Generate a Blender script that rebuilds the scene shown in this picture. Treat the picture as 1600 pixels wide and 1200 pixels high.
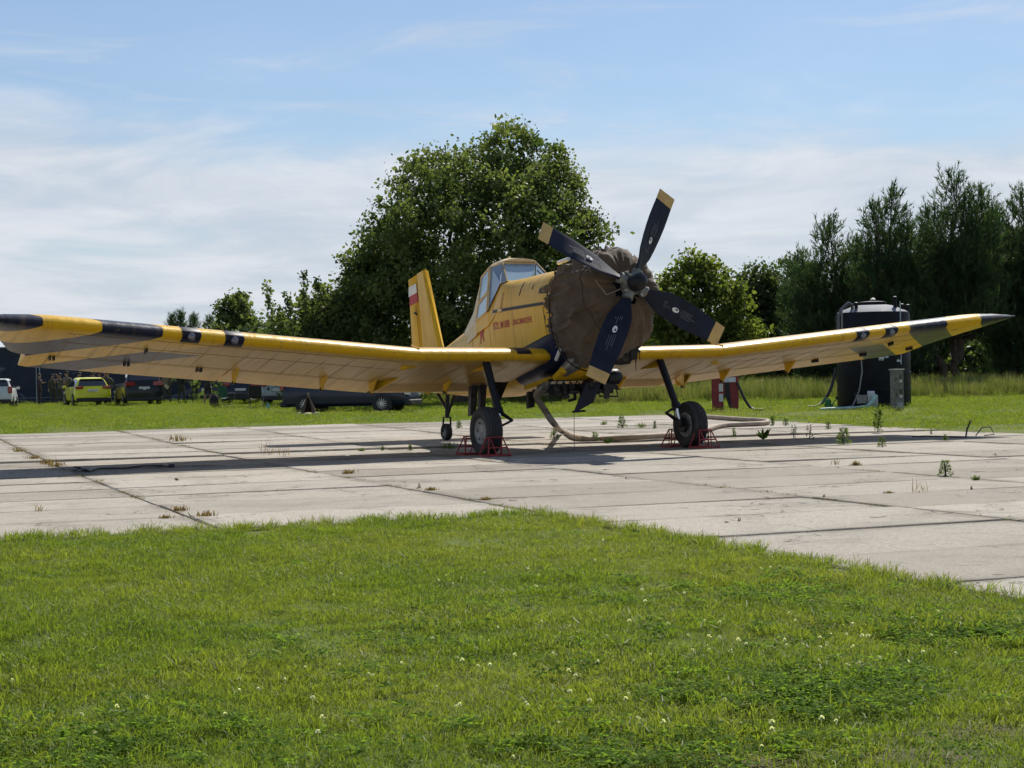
import bpy, bmesh, math, random
import numpy as np
from mathutils import Vector, Matrix, Euler, noise as mnoise

scene = bpy.context.scene
for o in list(bpy.data.objects):
    bpy.data.objects.remove(o)
rad = math.radians

# ------------------------------------------------------------------ camera
cam_data = bpy.data.cameras.new('camera')
cam_data.sensor_width = 36.0
cam_data.lens = 2650.0 / 1600.0 * 36.0
cam_data.clip_start = 0.1
cam_data.clip_end = 5000.0
camera = bpy.data.objects.new('camera', cam_data)
scene.collection.objects.link(camera)
EYE = Vector((0.0, 0.0, 1.228))
camera.matrix_world = Matrix.Translation(EYE) @ Matrix.Rotation(rad(90 - 0.2), 4, 'X') @ Matrix.Rotation(rad(-1.07), 4, 'Z')
scene.camera = camera

# ------------------------------------------------------------------ light
SUN_H = Vector((0.30, 0.87, 0.0)).normalized()          # horizontal direction towards the sun
SUN_EL = math.atan(1.0 / 0.92)
SUN_DIR = Vector((SUN_H.x * math.cos(SUN_EL), SUN_H.y * math.cos(SUN_EL), math.sin(SUN_EL)))
world = bpy.data.worlds.new('World')
scene.world = world
world.use_nodes = True
wn, wl = world.node_tree.nodes, world.node_tree.links
wn.clear()
def wnode(t, **kw):
    n = wn.new(t)
    for k, v in kw.items():
        setattr(n, k, v)
    return n
def wmath(op, a, b=None, c=None, clamp=False):
    n = wnode('ShaderNodeMath', operation=op, use_clamp=clamp)
    for i, v in enumerate((a, b, c)):
        if v is None: continue
        if isinstance(v, (int, float)): n.inputs[i].default_value = v
        else: wl.new(v, n.inputs[i])
    return n.outputs[0]
sky = wnode('ShaderNodeTexSky', sky_type='NISHITA', sun_disc=False)
sky.sun_elevation = SUN_EL
sky.sun_rotation = math.atan2(SUN_H.x, SUN_H.y)
sky.altitude = 100.0
sky.air_density = 1.15
sky.dust_density = 0.4
sky.ozone_density = 2.0
geo = wnode('ShaderNodeTexCoord')
sep = wnode('ShaderNodeSeparateXYZ')
wl.new(geo.outputs['Generated'], sep.inputs[0])
dx, dy, dz = sep.outputs
# clouds lie on a flat layer overhead: project the view direction on it
den = wmath('ADD', wmath('MAXIMUM', dz, 0.0), 0.13)
cx, cy = wmath('DIVIDE', dx, den), wmath('DIVIDE', dy, den)
cmb = wnode('ShaderNodeCombineXYZ')
wl.new(cx, cmb.inputs[0]); wl.new(cy, cmb.inputs[1])
def cloud_noise(scale, detail, rough, off, dist=0.0, sx=1.0, sy=1.0):
    mp = wnode('ShaderNodeMapping')
    mp.inputs['Location'].default_value = off
    mp.inputs['Scale'].default_value = (sx, sy, 1)
    wl.new(cmb.outputs[0], mp.inputs[0])
    n = wnode('ShaderNodeTexNoise')
    n.inputs['Scale'].default_value = scale
    n.inputs['Detail'].default_value = detail
    n.inputs['Roughness'].default_value = rough
    n.inputs['Distortion'].default_value = dist
    wl.new(mp.outputs[0], n.inputs['Vector'])
    return n.outputs['Fac']
def wramp(v, a, b):
    n = wnode('ShaderNodeMapRange', interpolation_type='SMOOTHSTEP')
    wl.new(v, n.inputs[0])
    n.inputs[1].default_value = a; n.inputs[2].default_value = b
    return n.outputs[0]
n_big = cloud_noise(0.75, 3.0, 0.5, (3.1, 1.7, 0), 0.4)
n_det = cloud_noise(2.0, 6.0, 0.60, (7.3, 2.2, 0), 0.4)
n_wisp = cloud_noise(2.3, 6.0, 0.62, (1.0, 5.0, 0), 0.8, 0.6, 1.0)
# the cloud bank is seen low in the sky (far along the layer) all the way round the horizon
low = wmath('ADD', wmath('SUBTRACT', 1.0, wramp(dz, 0.10, 0.215)), wmath('SUBTRACT', 1.0, wramp(dz, 0.0, 0.07)))
shape = wmath('ADD', wmath('MULTIPLY', n_big, 0.6), wmath('MULTIPLY', n_det, 0.4))
bank = wramp(wmath('ADD', shape, wmath('MULTIPLY', low, 0.34)), 0.60, 0.84)
wisp = wmath('MULTIPLY', wramp(n_wisp, 0.48, 0.74), 0.6)
cover = wmath('ADD', wmath('MULTIPLY', wmath('MAXIMUM', wmath('MULTIPLY', bank, 0.92), wisp), 0.84), 0.13)
tone = wramp(n_det, 0.25, 0.75)
cloud_col = wnode('ShaderNodeMixRGB')
wl.new(tone, cloud_col.inputs[0])
cloud_col.inputs[1].default_value = (4.3, 4.85, 5.6, 1)
cloud_col.inputs[2].default_value = (6.2, 6.35, 6.7, 1)
mixsky = wnode('ShaderNodeMixRGB')
wl.new(cover, mixsky.inputs[0])
deep = wnode('ShaderNodeMixRGB', blend_type='MULTIPLY')
deep.inputs[0].default_value = 1.0
deep.inputs[2].default_value = (0.58, 0.65, 0.75, 1)
wl.new(sky.outputs[0], deep.inputs[1])
wl.new(deep.outputs[0], mixsky.inputs[1])
wl.new(cloud_col.outputs[0], mixsky.inputs[2])
bg = wnode('ShaderNodeBackground')
bg.inputs['Strength'].default_value = 0.10
wl.new(mixsky.outputs[0], bg.inputs['Color'])
wout = wnode('ShaderNodeOutputWorld')
wl.new(bg.outputs[0], wout.inputs['Surface'])

sun_data = bpy.data.lights.new('sun', 'SUN')
sun_data.energy = 4.6
sun_data.angle = rad(0.55)
sun_data.color = (1.0, 0.94, 0.84)
sun = bpy.data.objects.new('sun', sun_data)
scene.collection.objects.link(sun)
sun.rotation_euler = SUN_DIR.to_track_quat('Z', 'Y').to_euler()
sun.location = (8, 25, 40)

vs = scene.view_settings
scene.display_settings.display_device = 'sRGB'
vs.view_transform = 'Standard'
vs.look = 'None'
vs.exposure = 0.36
vs.gamma = 1.0
vs.use_curve_mapping = False
scene.cycles.max_bounces = 3
scene.cycles.diffuse_bounces = 2
scene.cycles.glossy_bounces = 2
scene.cycles.transmission_bounces = 2
scene.cycles.transparent_max_bounces = 8
scene.cycles.use_denoising = True
scene.cycles.use_adaptive_sampling = True
scene.cycles.adaptive_threshold = 0.03

# ------------------------------------------------------------------ helpers
COL = scene.collection
def link(o, parent=None):
    COL.objects.link(o)
    if parent is not None:
        o.parent = parent
    return o
def tag(o, label=None, cat=None, group=None, kind=None):
    if label: o['label'] = label
    if cat: o['category'] = cat
    if group: o['group'] = group
    if kind: o['kind'] = kind
    return o
def empty(name, loc=(0, 0, 0), rot=(0, 0, 0), **kw):
    o = bpy.data.objects.new(name, None)
    o.empty_display_size = 0.2
    o.location = loc
    o.rotation_euler = rot
    link(o)
    return tag(o, **kw)

class MB:
    """collects faces and links them as one mesh object"""
    def __init__(s):
        s.v, s.f, s.m = [], [], []
    def add(s, vs, fs, mi=0):
        b = len(s.v)
        s.v += [tuple(p) for p in vs]
        s.f += [tuple(b + i for i in f) for f in fs]
        s.m += [mi] * len(fs)
        return s
    def box(s, c, d, rot=None, mi=0, taper=1.0):
        x, y, z = d[0] / 2, d[1] / 2, d[2] / 2
        P = [Vector((sx * x * (taper if sz > 0 else 1), sy * y * (taper if sz > 0 else 1), sz * z)) for sz in (-1, 1) for sy in (-1, 1) for sx in (-1, 1)]
        if rot is not None:
            R = rot if isinstance(rot, Matrix) else Euler(rot).to_matrix()
            P = [R @ p for p in P]
        P = [p + Vector(c) for p in P]
        return s.add(P, [(0, 2, 3, 1), (4, 5, 7, 6), (0, 1, 5, 4), (2, 6, 7, 3), (0, 4, 6, 2), (1, 3, 7, 5)], mi)
    def rings(s, R, close=True, cap0=True, cap1=True, mi=0):
        n = len(R[0])
        fs = []
        for i in range(len(R) - 1):
            for j in range(n if close else n - 1):
                k = (j + 1) % n
                fs.append((i * n + j, i * n + k, (i + 1) * n + k, (i + 1) * n + j))
        if cap0: fs.append(tuple(range(n - 1, -1, -1)))
        if cap1: fs.append(tuple((len(R) - 1) * n + j for j in range(n)))
        return s.add([p for r in R for p in r], fs, mi)
    def tube(s, pts, r, n=8, caps=True, mi=0, flat=1.0):
        pts = [Vector(p) for p in pts]
        rr = r if isinstance(r, (list, tuple)) else [r] * len(pts)
        R, prev = [], None
        for i, p in enumerate(pts):
            t = (pts[min(i + 1, len(pts) - 1)] - pts[max(i - 1, 0)]).normalized()
            if prev is None:
                a = Vector((0, 0, 1)) if abs(t.z) < 0.9 else Vector((1, 0, 0))
                u = t.cross(a).normalized()
            else:
                u = (prev - t * prev.dot(t)).normalized()
            prev = u
            w = t.cross(u)
            R.append([p + u * (rr[i] * math.cos(2 * math.pi * j / n)) + w * (rr[i] * flat * math.sin(2 * math.pi * j / n)) for j in range(n)])
        return s.rings(R, True, caps, caps, mi)
    def lathe(s, prof, axis=(0, 0, 1), c=(0, 0, 0), n=24, mi=0, caps=True):
        a = Vector(axis).normalized()
        u = a.orthogonal().normalized()
        w = a.cross(u)
        c = Vector(c)
        R = [[c + a * h + (u * math.cos(2 * math.pi * j / n) + w * math.sin(2 * math.pi * j / n)) * max(r, 1e-4) for j in range(n)] for r, h in prof]
        return s.rings(R, True, caps, caps, mi)
    def prism(s, poly, d, mi=0):
        """poly: list of 3-D points, d: extrusion vector"""
        n = len(poly)
        d = Vector(d)
        P = [Vector(p) for p in poly]
        return s.add(P + [p + d for p in P], [tuple(range(n - 1, -1, -1)), tuple(range(n, 2 * n))] + [(j, (j + 1) % n, n + (j + 1) % n, n + j) for j in range(n)], mi)
    def mesh(s, name, mats, smooth=None):
        me = bpy.data.meshes.new(name)
        me.from_pydata(s.v, [], s.f)
        for m in (mats if isinstance(mats, (list, tuple)) else [mats]):
            me.materials.append(m)
        if any(s.m):
            me.polygons.foreach_set('material_index', s.m)
        bm = bmesh.new()
        bm.from_mesh(me)
        bmesh.ops.recalc_face_normals(bm, faces=bm.faces)
        bm.to_mesh(me)
        bm.free()
        if smooth is not None:
            me.polygons.foreach_set('use_smooth', [True] * len(me.polygons))
            me.set_sharp_from_angle(angle=rad(smooth))
        me.update()
        return me
    def obj(s, name, mats, parent=None, smooth=None, bevel=None, loc=None, rot=None):
        o = bpy.data.objects.new(name, s.mesh(name, mats, smooth))
        if loc is not None: o.location = loc
        if rot is not None: o.rotation_euler = rot
        if bevel:
            m = o.modifiers.new('bevel', 'BEVEL')
            m.width = bevel
            m.segments = 2
            m.limit_method = 'ANGLE'
            m.angle_limit = rad(40)
        return link(o, parent)

def copy_tree(o, parent=None):
    c = o.copy()
    COL.objects.link(c)
    if parent is not None:
        c.parent = parent
    for ch in list(o.children):
        copy_tree(ch, c)
    return c

# ------------------------------------------------------------------ materials
def newmat(name):
    m = bpy.data.materials.new(name)
    m.use_nodes = True
    nt = m.node_tree
    return m, nt, nt.nodes, nt.links, nt.nodes['Principled BSDF']
class NB:
    """small node-building helper"""
    def __init__(s, nt):
        s.nt, s.n, s.l = nt, nt.nodes, nt.links
    def node(s, t, ins=None, **kw):
        n = s.n.new(t)
        for k, v in kw.items(): setattr(n, k, v)
        for k, v in (ins or {}).items(): s.put(n.inputs[k], v)
        return n
    def put(s, sock, v):
        if isinstance(v, bpy.types.NodeSocket): s.l.new(v, sock)
        elif v is not None: sock.default_value = v
    def math(s, op, a, b=None, clamp=False):
        n = s.n.new('ShaderNodeMath'); n.operation = op; n.use_clamp = clamp
        s.put(n.inputs[0], a); s.put(n.inputs[1], b)
        return n.outputs[0]
    def mix(s, f, a, b, mode='MIX'):
        n = s.n.new('ShaderNodeMixRGB'); n.blend_type = mode
        s.put(n.inputs[0], f)
        s.put(n.inputs[1], a if isinstance(a, bpy.types.NodeSocket) else (*a[:3], 1))
        s.put(n.inputs[2], b if isinstance(b, bpy.types.NodeSocket) else (*b[:3], 1))
        return n.outputs[0]
    def coord(s, which='Object', scale=(1, 1, 1), rot=(0, 0, 0)):
        t = s.n.new('ShaderNodeTexCoord')
        if which == 'World':
            g = s.n.new('ShaderNodeNewGeometry'); out = g.outputs['Position']
        else: out = t.outputs[which]
        m = s.n.new('ShaderNodeMapping')
        m.inputs['Scale'].default_value = scale
        m.inputs['Rotation'].default_value = rot
        s.l.new(out, m.inputs[0])
        return m.outputs[0]
    def noise(s, vec, scale, detail=4, rough=0.55, dist=0):
        n = s.n.new('ShaderNodeTexNoise')
        s.l.new(vec, n.inputs['Vector'])
        n.inputs['Scale'].default_value = scale; n.inputs['Detail'].default_value = detail
        n.inputs['Roughness'].default_value = rough; n.inputs['Distortion'].default_value = dist
        return n.outputs['Fac']
    def step(s, v, a, b):
        n = s.n.new('ShaderNodeMapRange'); n.interpolation_type = 'SMOOTHSTEP'
        s.put(n.inputs[0], v); n.inputs[1].default_value = a; n.inputs[2].default_value = b
        return n.outputs[0]
    def bump(s, h, strength=0.3, dist=0.02):
        n = s.n.new('ShaderNodeBump')
        s.put(n.inputs['Height'], h)
        n.inputs['Strength'].default_value = strength; n.inputs['Distance'].default_value = dist
        return n.outputs[0]
_cache = {}
def pbr(name, col, rough=0.5, metal=0.0, var=0.15, scale=6.0, bump=0.0, bscale=40.0, coat=0.0, spec=0.5, coord='Object'):
    if name in _cache: return _cache[name]
    m, nt, N, L, b = newmat(name)
    nb = NB(nt)
    v = nb.coord(coord)
    n = nb.noise(v, scale, 5, 0.6)
    c0 = tuple(c * (1 - var) for c in col); c1 = tuple(min(1, c * (1 + var)) for c in col)
    L.new(nb.mix(nb.step(n, 0.3, 0.7), c0, c1), b.inputs['Base Color'])
    nb.put(b.inputs['Roughness'], nb.math('ADD', nb.math('MULTIPLY', n, 0.25), rough - 0.12))
    b.inputs['Metallic'].default_value = metal
    b.inputs['Coat Weight'].default_value = coat
    b.inputs['Coat Roughness'].default_value = 0.08
    b.inputs['Specular IOR Level'].default_value = spec
    if bump: L.new(nb.bump(nb.noise(v, bscale, 5, 0.6), bump, 0.01), b.inputs['Normal'])
    _cache[name] = m
    return m
def glassmat(name, col=(0.03, 0.05, 0.07), rough=0.03):
    if name in _cache: return _cache[name]
    m, nt, N, L, b = newmat(name)
    b.inputs['Base Color'].default_value = (*col, 1)
    b.inputs['Roughness'].default_value = rough
    b.inputs['Specular IOR Level'].default_value = 0.8
    b.inputs['Coat Weight'].default_value = 0.6
    b.inputs['Coat Roughness'].default_value = 0.02
    _cache[name] = m
    return m
def leafmat(name, c0, c1, trans=0.4, rough=0.5, dry=None):
    """leaf shading: tint varies from leaf to leaf, light shines through"""
    if name in _cache: return _cache[name]
    m, nt, N, L, b = newmat(name)
    nb = NB(nt)
    at = nb.node('ShaderNodeAttribute', attribute_name='tint')
    col = nb.mix(at.outputs['Fac'], c0, c1)
    if dry is not None:
        col = nb.mix(nb.step(at.outputs['Fac'], 0.9, 0.97), col, dry)
    L.new(col, b.inputs['Base Color'])
    b.inputs['Roughness'].default_value = rough
    b.inputs['Specular IOR Level'].default_value = 0.15
    t = nb.node('ShaderNodeBsdfTranslucent')
    bright = nb.mix(1.0, col, (1.25, 1.35, 0.6), 'MULTIPLY')
    L.new(bright, t.inputs['Color'])
    mx = nb.node('ShaderNodeMixShader')
    mx.inputs[0].default_value = trans
    L.new(b.outputs[0], mx.inputs[1]); L.new(t.outputs[0], mx.inputs[2])
    L.new(mx.outputs[0], N['Material Output'].inputs['Surface'])
    _cache[name] = m
    return m

# ------------------------------------------------------------------ the lie of the land
SLAB_YAW = rad(21.0)
CU, SU = math.cos(SLAB_YAW), math.sin(SLAB_YAW)
def uw(x, y): return x * CU + y * SU, -x * SU + y * CU
def xy(u, w): return u * CU - w * SU, u * SU + w * CU
def sm(a, b, x):
    t = min(1, max(0, (x - a) / (b - a)))
    return t * t * (3 - 2 * t)
STEP_W = 29.2
U_LAWN, W_LAWN = 5.72, 14.2          # the front lawn fills u < U_LAWN, w < W_LAWN
U_FAR, W_FAR = 21.5, 42.0            # far edges of the concrete
def on_apron(u, w):
    if u > U_FAR or w > W_FAR: return False
    return not (u < U_LAWN and w < W_LAWN)
def gz(x, y):
    u, w = uw(x, y)
    z = 0.13 * sm(STEP_W - 0.5, W_FAR + 4, w)
    z += 0.08 * sm(60, 85, y) * sm(0, 14, -x)
    return z
def P(x, y, dz=0.0): return Vector((x, y, gz(x, y) + dz))

# ------------------------------------------------------------------ ground
rng = np.random.default_rng(7)
random.seed(5)
def tone_noise(nb, pos):
    return nb.noise(pos, 0.55, 2, 0.6), nb.noise(pos, 3.2, 2, 0.6), nb.noise(pos, 0.12, 1, 0.5)
def lawn_tint(nb, col_a, col_b, straw, pos=None):
    pos = pos or nb.coord('World')
    n1, n2, n3 = tone_noise(nb, pos)
    c = nb.mix(nb.step(n1, 0.32, 0.68), col_a, col_b)
    f = nb.math('MULTIPLY', nb.step(nb.math('ADD', nb.math('MULTIPLY', n2, 0.55), nb.math('MULTIPLY', n3, 0.45)), 0.50, 0.70), 0.45)
    return nb.mix(f, c, straw)
def make_ground_mat():
    m, nt, N, L, b = newmat('lawn_soil')
    nb = NB(nt)
    pos = nb.coord('World')
    green = lawn_tint(nb, (0.085, 0.125, 0.022), (0.12, 0.145, 0.028), (0.19, 0.16, 0.075), pos)
    fine = nb.noise(nb.coord('World', (1, 1, 1)), 9.0, 6, 0.7)
    green = nb.mix(nb.math('MULTIPLY', nb.step(fine, 0.45, 0.75), 0.5), green, (0.045, 0.06, 0.015))
    soil = nb.mix(nb.step(fine, 0.3, 0.7), (0.055, 0.042, 0.030), (0.13, 0.10, 0.07))
    at = nb.node('ShaderNodeAttribute', attribute_name='soil')
    L.new(nb.mix(at.outputs['Fac'], green, soil), b.inputs['Base Color'])
    b.inputs['Roughness'].default_value = 0.95
    b.inputs['Specular IOR Level'].default_value = 0.1
    L.new(nb.bump(fine, 0.6, 0.03), b.inputs['Normal'])
    return m
def bareness(x, y):
    """how worn the turf is: a few thin patches, most of them near the photographer"""
    b = 0.75 * mnoise.noise(Vector((x * 1.1, y * 1.1, 4.0)))
    for cx_, cy_, s in ((1.22, 5.42, 0.22), (0.62, 5.30, 0.20), (1.55, 5.75, 0.16)):
        b = max(b, 1.0 - ((x - cx_) ** 2 * 0.6 + (y - cy_) ** 2 * 1.6) / (s * s) * 0.5)
    return min(b, 0.9)
def build_ground():
    xs = np.unique(np.concatenate([[-1500, -700, -300], np.arange(-160, -30, 6.0), np.arange(-30, -6, 0.6), np.arange(-6, 6, 0.2), np.arange(6, 30, 0.6), np.arange(30, 160, 6.0), [160, 300, 700, 1500]]))
    ys = np.unique(np.concatenate([[-400, -100, -40], np.arange(-20, 0, 4.0), np.arange(0, 4, 0.6), np.arange(4, 16, 0.2), np.arange(16, 56, 0.6), np.arange(56, 120, 3.0), [120, 160, 250, 400, 800, 1800]]))
    V, soil = [], []
    for y in ys:
        for x in xs:
            u, w = uw(x, y)
            z = gz(x, y) - 0.012
            inside = (-7.0 < u < 20.6 and w < 41.9 and w > -6) and not (u < U_LAWN - 0.05 and w < W_LAWN - 0.05)
            if inside:
                z -= 0.03
            elif y < 20:
                z += 0.03 * (mnoise.noise(Vector((x * 0.7, y * 0.7, 0))))
            V.append((x, y, z)); soil.append(1.0 if inside else (0.9 * sm(0.40, 0.62, bareness(x, y)) if y < 17 else 0.0))
    nx = len(xs)
    F = [(j * nx + i, j * nx + i + 1, (j + 1) * nx + i + 1, (j + 1) * nx + i) for j in range(len(ys) - 1) for i in range(nx - 1)]
    me = bpy.data.meshes.new('ground')
    me.from_pydata(V, [], F)
    a = me.attributes.new('soil', 'FLOAT', 'POINT')
    a.data.foreach_set('value', soil)
    me.materials.append(make_ground_mat())
    me.polygons.foreach_set('use_smooth', [True] * len(me.polygons))
    o = link(bpy.data.objects.new('ground', me))
    return tag(o, 'mown green lawn running out to the trees', 'lawn', kind='structure')
build_ground()

# concrete slabs, each one an object laid on the apron
def slab_mat():
    m, nt, N, L, b = newmat('weathered_concrete')
    nb = NB(nt)
    oi = nb.node('ShaderNodeObjectInfo')
    pos = nb.coord('World')
    o2 = nb.coord('Object')
    base = nb.mix(oi.outputs['Random'], (0.275, 0.246, 0.202), (0.45, 0.410, 0.348))
    n1 = nb.noise(pos, 0.9, 6, 0.65, 0.4)
    base = nb.mix(nb.math('MULTIPLY', nb.step(n1, 0.46, 0.70), 0.5), base, (0.19, 0.17, 0.138))
    n2 = nb.noise(nb.coord('World', (3.5, 0.6, 1), (0, 0, -SLAB_YAW)), 2.2, 5, 0.6)
    base = nb.mix(nb.math('MULTIPLY', nb.step(n2, 0.52, 0.8), 0.35), base, (0.46, 0.42, 0.35))
    grit = nb.noise(pos, 42.0, 4, 0.75)
    pits = nb.noise(pos, 9.0, 5, 0.7)
    base = nb.mix(nb.math('MULTIPLY', nb.step(pits, 0.52, 0.70), 0.35), base, (0.21, 0.185, 0.15))
    base = nb.mix(nb.math('MULTIPLY', nb.step(grit, 0.44, 0.66), 0.60), base, (0.16, 0.145, 0.125))
    moss = nb.noise(pos, 1.7, 5, 0.7)
    base = nb.mix(nb.math('MULTIPLY', nb.step(moss, 0.58, 0.72), 0.45), base, (0.17, 0.14, 0.085))
    # old formwork wear along the slab rims
    sx = nb.node('ShaderNodeSeparateXYZ'); L.new(o2, sx.inputs[0])
    ex = nb.math('ABSOLUTE', sx.outputs[0]); ey = nb.math('ABSOLUTE', sx.outputs[1])
    rim = nb.math('MAXIMUM', nb.step(ex, 1.22, 1.46), nb.step(ey, 0.64, 0.79))
    rim = nb.math('MULTIPLY', nb.math('MULTIPLY', rim, nb.step(n1, 0.35, 0.6)), 0.6)
    base = nb.mix(rim, base, (0.15, 0.13, 0.10))
    # oil drips and dark rubber scuffs where aircraft stand, hairline cracks
    oil = nb.noise(pos, 0.33, 3, 0.6, 0.8)
    base = nb.mix(nb.math('MULTIPLY', nb.step(oil, 0.60, 0.74), 0.42), base, (0.12, 0.105, 0.09))
    vo = nb.node('ShaderNodeTexVoronoi', feature='DISTANCE_TO_EDGE')
    wob = nb.node('ShaderNodeVectorMath', operation='ADD')
    L.new(pos, wob.inputs[0]); nz = nb.node('ShaderNodeTexNoise'); L.new(pos, nz.inputs['Vector']); nz.inputs['Scale'].default_value = 2.5; L.new(nz.outputs['Color'], wob.inputs[1])
    L.new(wob.outputs[0], vo.inputs['Vector']); vo.inputs['Scale'].default_value = 0.42
    crack = nb.math('MULTIPLY', nb.math('LESS_THAN', vo.outputs['Distance'], 0.006), nb.step(n1, 0.42, 0.55))
    base = nb.mix(nb.math('MULTIPLY', crack, 0.75), base, (0.07, 0.06, 0.05))
    L.new(base, b.inputs['Base Color'])
    b.inputs['Roughness'].default_value = 0.9
    b.inputs['Specular IOR Level'].default_value = 0.25
    h = nb.math('ADD', nb.math('MULTIPLY', grit, 0.6), nb.noise(pos, 14.0, 5, 0.65))
    L.new(nb.bump(h, 0.8, 0.02), b.inputs['Normal'])
    return m
SLAB_L, SLAB_W = 2.95, 1.6
def slab_mesh(k):
    """a cast slab with chamfered, slightly chipped edges"""
    r = random.Random(k)
    hx, hy, n = SLAB_L / 2 - 0.008, SLAB_W / 2 - 0.005, 7
    def outline(inset, z, chip):
        pts = []
        for a, b_, m_ in (((-hx, -hy), (hx, -hy), n), ((hx, -hy), (hx, hy), n // 2 + 1), ((hx, hy), (-hx, hy), n), ((-hx, hy), (-hx, -hy), n // 2 + 1)):
            for i in range(m_):
                t = i / m_
                x, y = a[0] + (b_[0] - a[0]) * t, a[1] + (b_[1] - a[1]) * t
                j = inset + chip * abs(r.gauss(0, 1)) * (2.4 if i == 0 else 1)
                pts.append((x - math.copysign(j, x) * (1 if abs(abs(x) - hx) < 1e-6 else 0), y - math.copysign(j, y) * (1 if abs(abs(y) - hy) < 1e-6 else 0), z))
        return pts
    mb = MB()
    mb.rings([outline(0, -0.15, 0), outline(0, -0.014, 0.002), outline(0.010, 0.0, 0.004)], True, True, True)
    return mb.mesh('slab', SLAB_MAT, 25)
SLAB_MAT = slab_mat()
def build_apron():
    ap = empty('apron', (0, 0, 0), label='apron of weathered concrete slabs with weedy joints', cat='apron', kind='structure')
    meshes = [slab_mesh(k) for k in range(5)]
    r = random.Random(11)
    cols = [2.8 + SLAB_L * k for k in range(-3, 6)]
    for ci, u0 in enumerate(cols):
        off = [0.25, 0.6, 0.0, 0.05, 0.45, 0.34, 0.15, 0.7, 0.5][ci]
        for k in range(-1, 30):
            w0 = (W_LAWN if u0 < 5 else 4.6) + k * SLAB_W + (off if u0 > 5 else off * 0.35)
            wc = w0 + SLAB_W / 2
            if w0 < (W_LAWN - 0.4 if u0 < 5 else 4.0) or w0 + SLAB_W > W_FAR + 0.5: continue
            uc = u0 + SLAB_L / 2
            x, y = xy(uc, wc)
            o = bpy.data.objects.new('slab', r.choice(meshes))
            e = 0.4
            slope = (gz(*xy(uc, wc + e)) - gz(*xy(uc, wc - e))) / (2 * e)
            if abs(wc - STEP_W) < 1.2: slope = 0.0
            zc = gz(x, y) + (0.03 if wc > STEP_W else 0.0)
            o.location = (x, y, zc + r.gauss(0, 0.004))
            o.rotation_euler = (slope + r.gauss(0, 0.0022), r.gauss(0, 0.0018), SLAB_YAW + r.gauss(0, 0.0022) + (math.pi if r.random() < .5 else 0) * 0)
            link(o, ap)
    return ap
build_apron()
def top(x, y):
    """height of the surface one can stand on"""
    u, w = uw(x, y)
    return gz(x, y) + (0.03 if (w > STEP_W and on_apron(u, w) and u < 20.5 and w < 41.8) else 0.0)

# ------------------------------------------------------------------ grass as scattered stuff
def grassmat(name, a, b_, straw, trans=0.42, tipdry=0.25):
    m, nt, N, L, b = newmat(name)
    nb = NB(nt)
    at = nb.node('ShaderNodeAttribute', attribute_name='tint')
    big = lawn_tint(nb, a, b_, straw)
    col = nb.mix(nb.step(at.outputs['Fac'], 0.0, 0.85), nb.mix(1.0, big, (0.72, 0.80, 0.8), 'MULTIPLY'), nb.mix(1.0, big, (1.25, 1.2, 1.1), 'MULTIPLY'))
    col = nb.mix(nb.math('MULTIPLY', nb.step(at.outputs['Fac'], 1.0 - tipdry, 1.0), 0.75), col, straw)
    L.new(col, b.inputs['Base Color'])
    b.inputs['Roughness'].default_value = 0.55
    b.inputs['Specular IOR Level'].default_value = 0.3
    t = nb.node('ShaderNodeBsdfTranslucent')
    L.new(nb.mix(1.0, col, (1.25, 1.3, 0.6), 'MULTIPLY'), t.inputs['Color'])
    mx = nb.node('ShaderNodeMixShader'); mx.inputs[0].default_value = trans
    L.new(b.outputs[0], mx.inputs[1]); L.new(t.outputs[0], mx.inputs[2])
    L.new(mx.outputs[0], N['Material Output'].inputs['Surface'])
    return m
def tinted_mesh(name, V, F, T, mat):
    me = bpy.data.meshes.new(name)
    me.from_pydata(V, [], F)
    a = me.attributes.new('tint', 'FLOAT', 'POINT')
    a.data.foreach_set('value', T)
    for m in (mat if isinstance(mat, (list, tuple)) else [mat]): me.materials.append(m)
    return me
def tuft(name, seed, n, radius, h0, h1, width, mat, lean=0.5):
    r = random.Random(seed)
    V, F, T = [], [], []
    for i in range(n):
        rr, a = radius * math.sqrt(r.random()), r.random() * 6.283
        bx, by = rr * math.cos(a), rr * math.sin(a)
        h = r.uniform(h0, h1)
        d = a + r.gauss(0, 1.2)
        ln = abs(r.gauss(0, lean)) * h
        fx, fy = math.cos(d), math.sin(d)
        yaw = r.random() * 6.283
        sx, sy = math.cos(yaw) * width * r.uniform(0.6, 1.3) / 2, math.sin(yaw) * width / 2
        t = r.random()
        b0 = len(V)
        for k, (f, wd) in enumerate(((0, 0.8), (0.45, 1.0), (0.8, 0.7))):
            ox, oy = fx * ln * f * f, fy * ln * f * f
            V += [(bx + ox - sx * wd, by + oy - sy * wd, h * f), (bx + ox + sx * wd, by + oy + sy * wd, h * f)]
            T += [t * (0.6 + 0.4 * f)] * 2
        V.append((bx + fx * ln, by + fy * ln, h * (1 - 0.12 * ln / h))); T.append(t)
        F += [(b0, b0 + 1, b0 + 3, b0 + 2), (b0 + 2, b0 + 3, b0 + 5, b0 + 4), (b0 + 4, b0 + 5, b0 + 6)]
    return tinted_mesh(name, V, F, T, mat)
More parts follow.
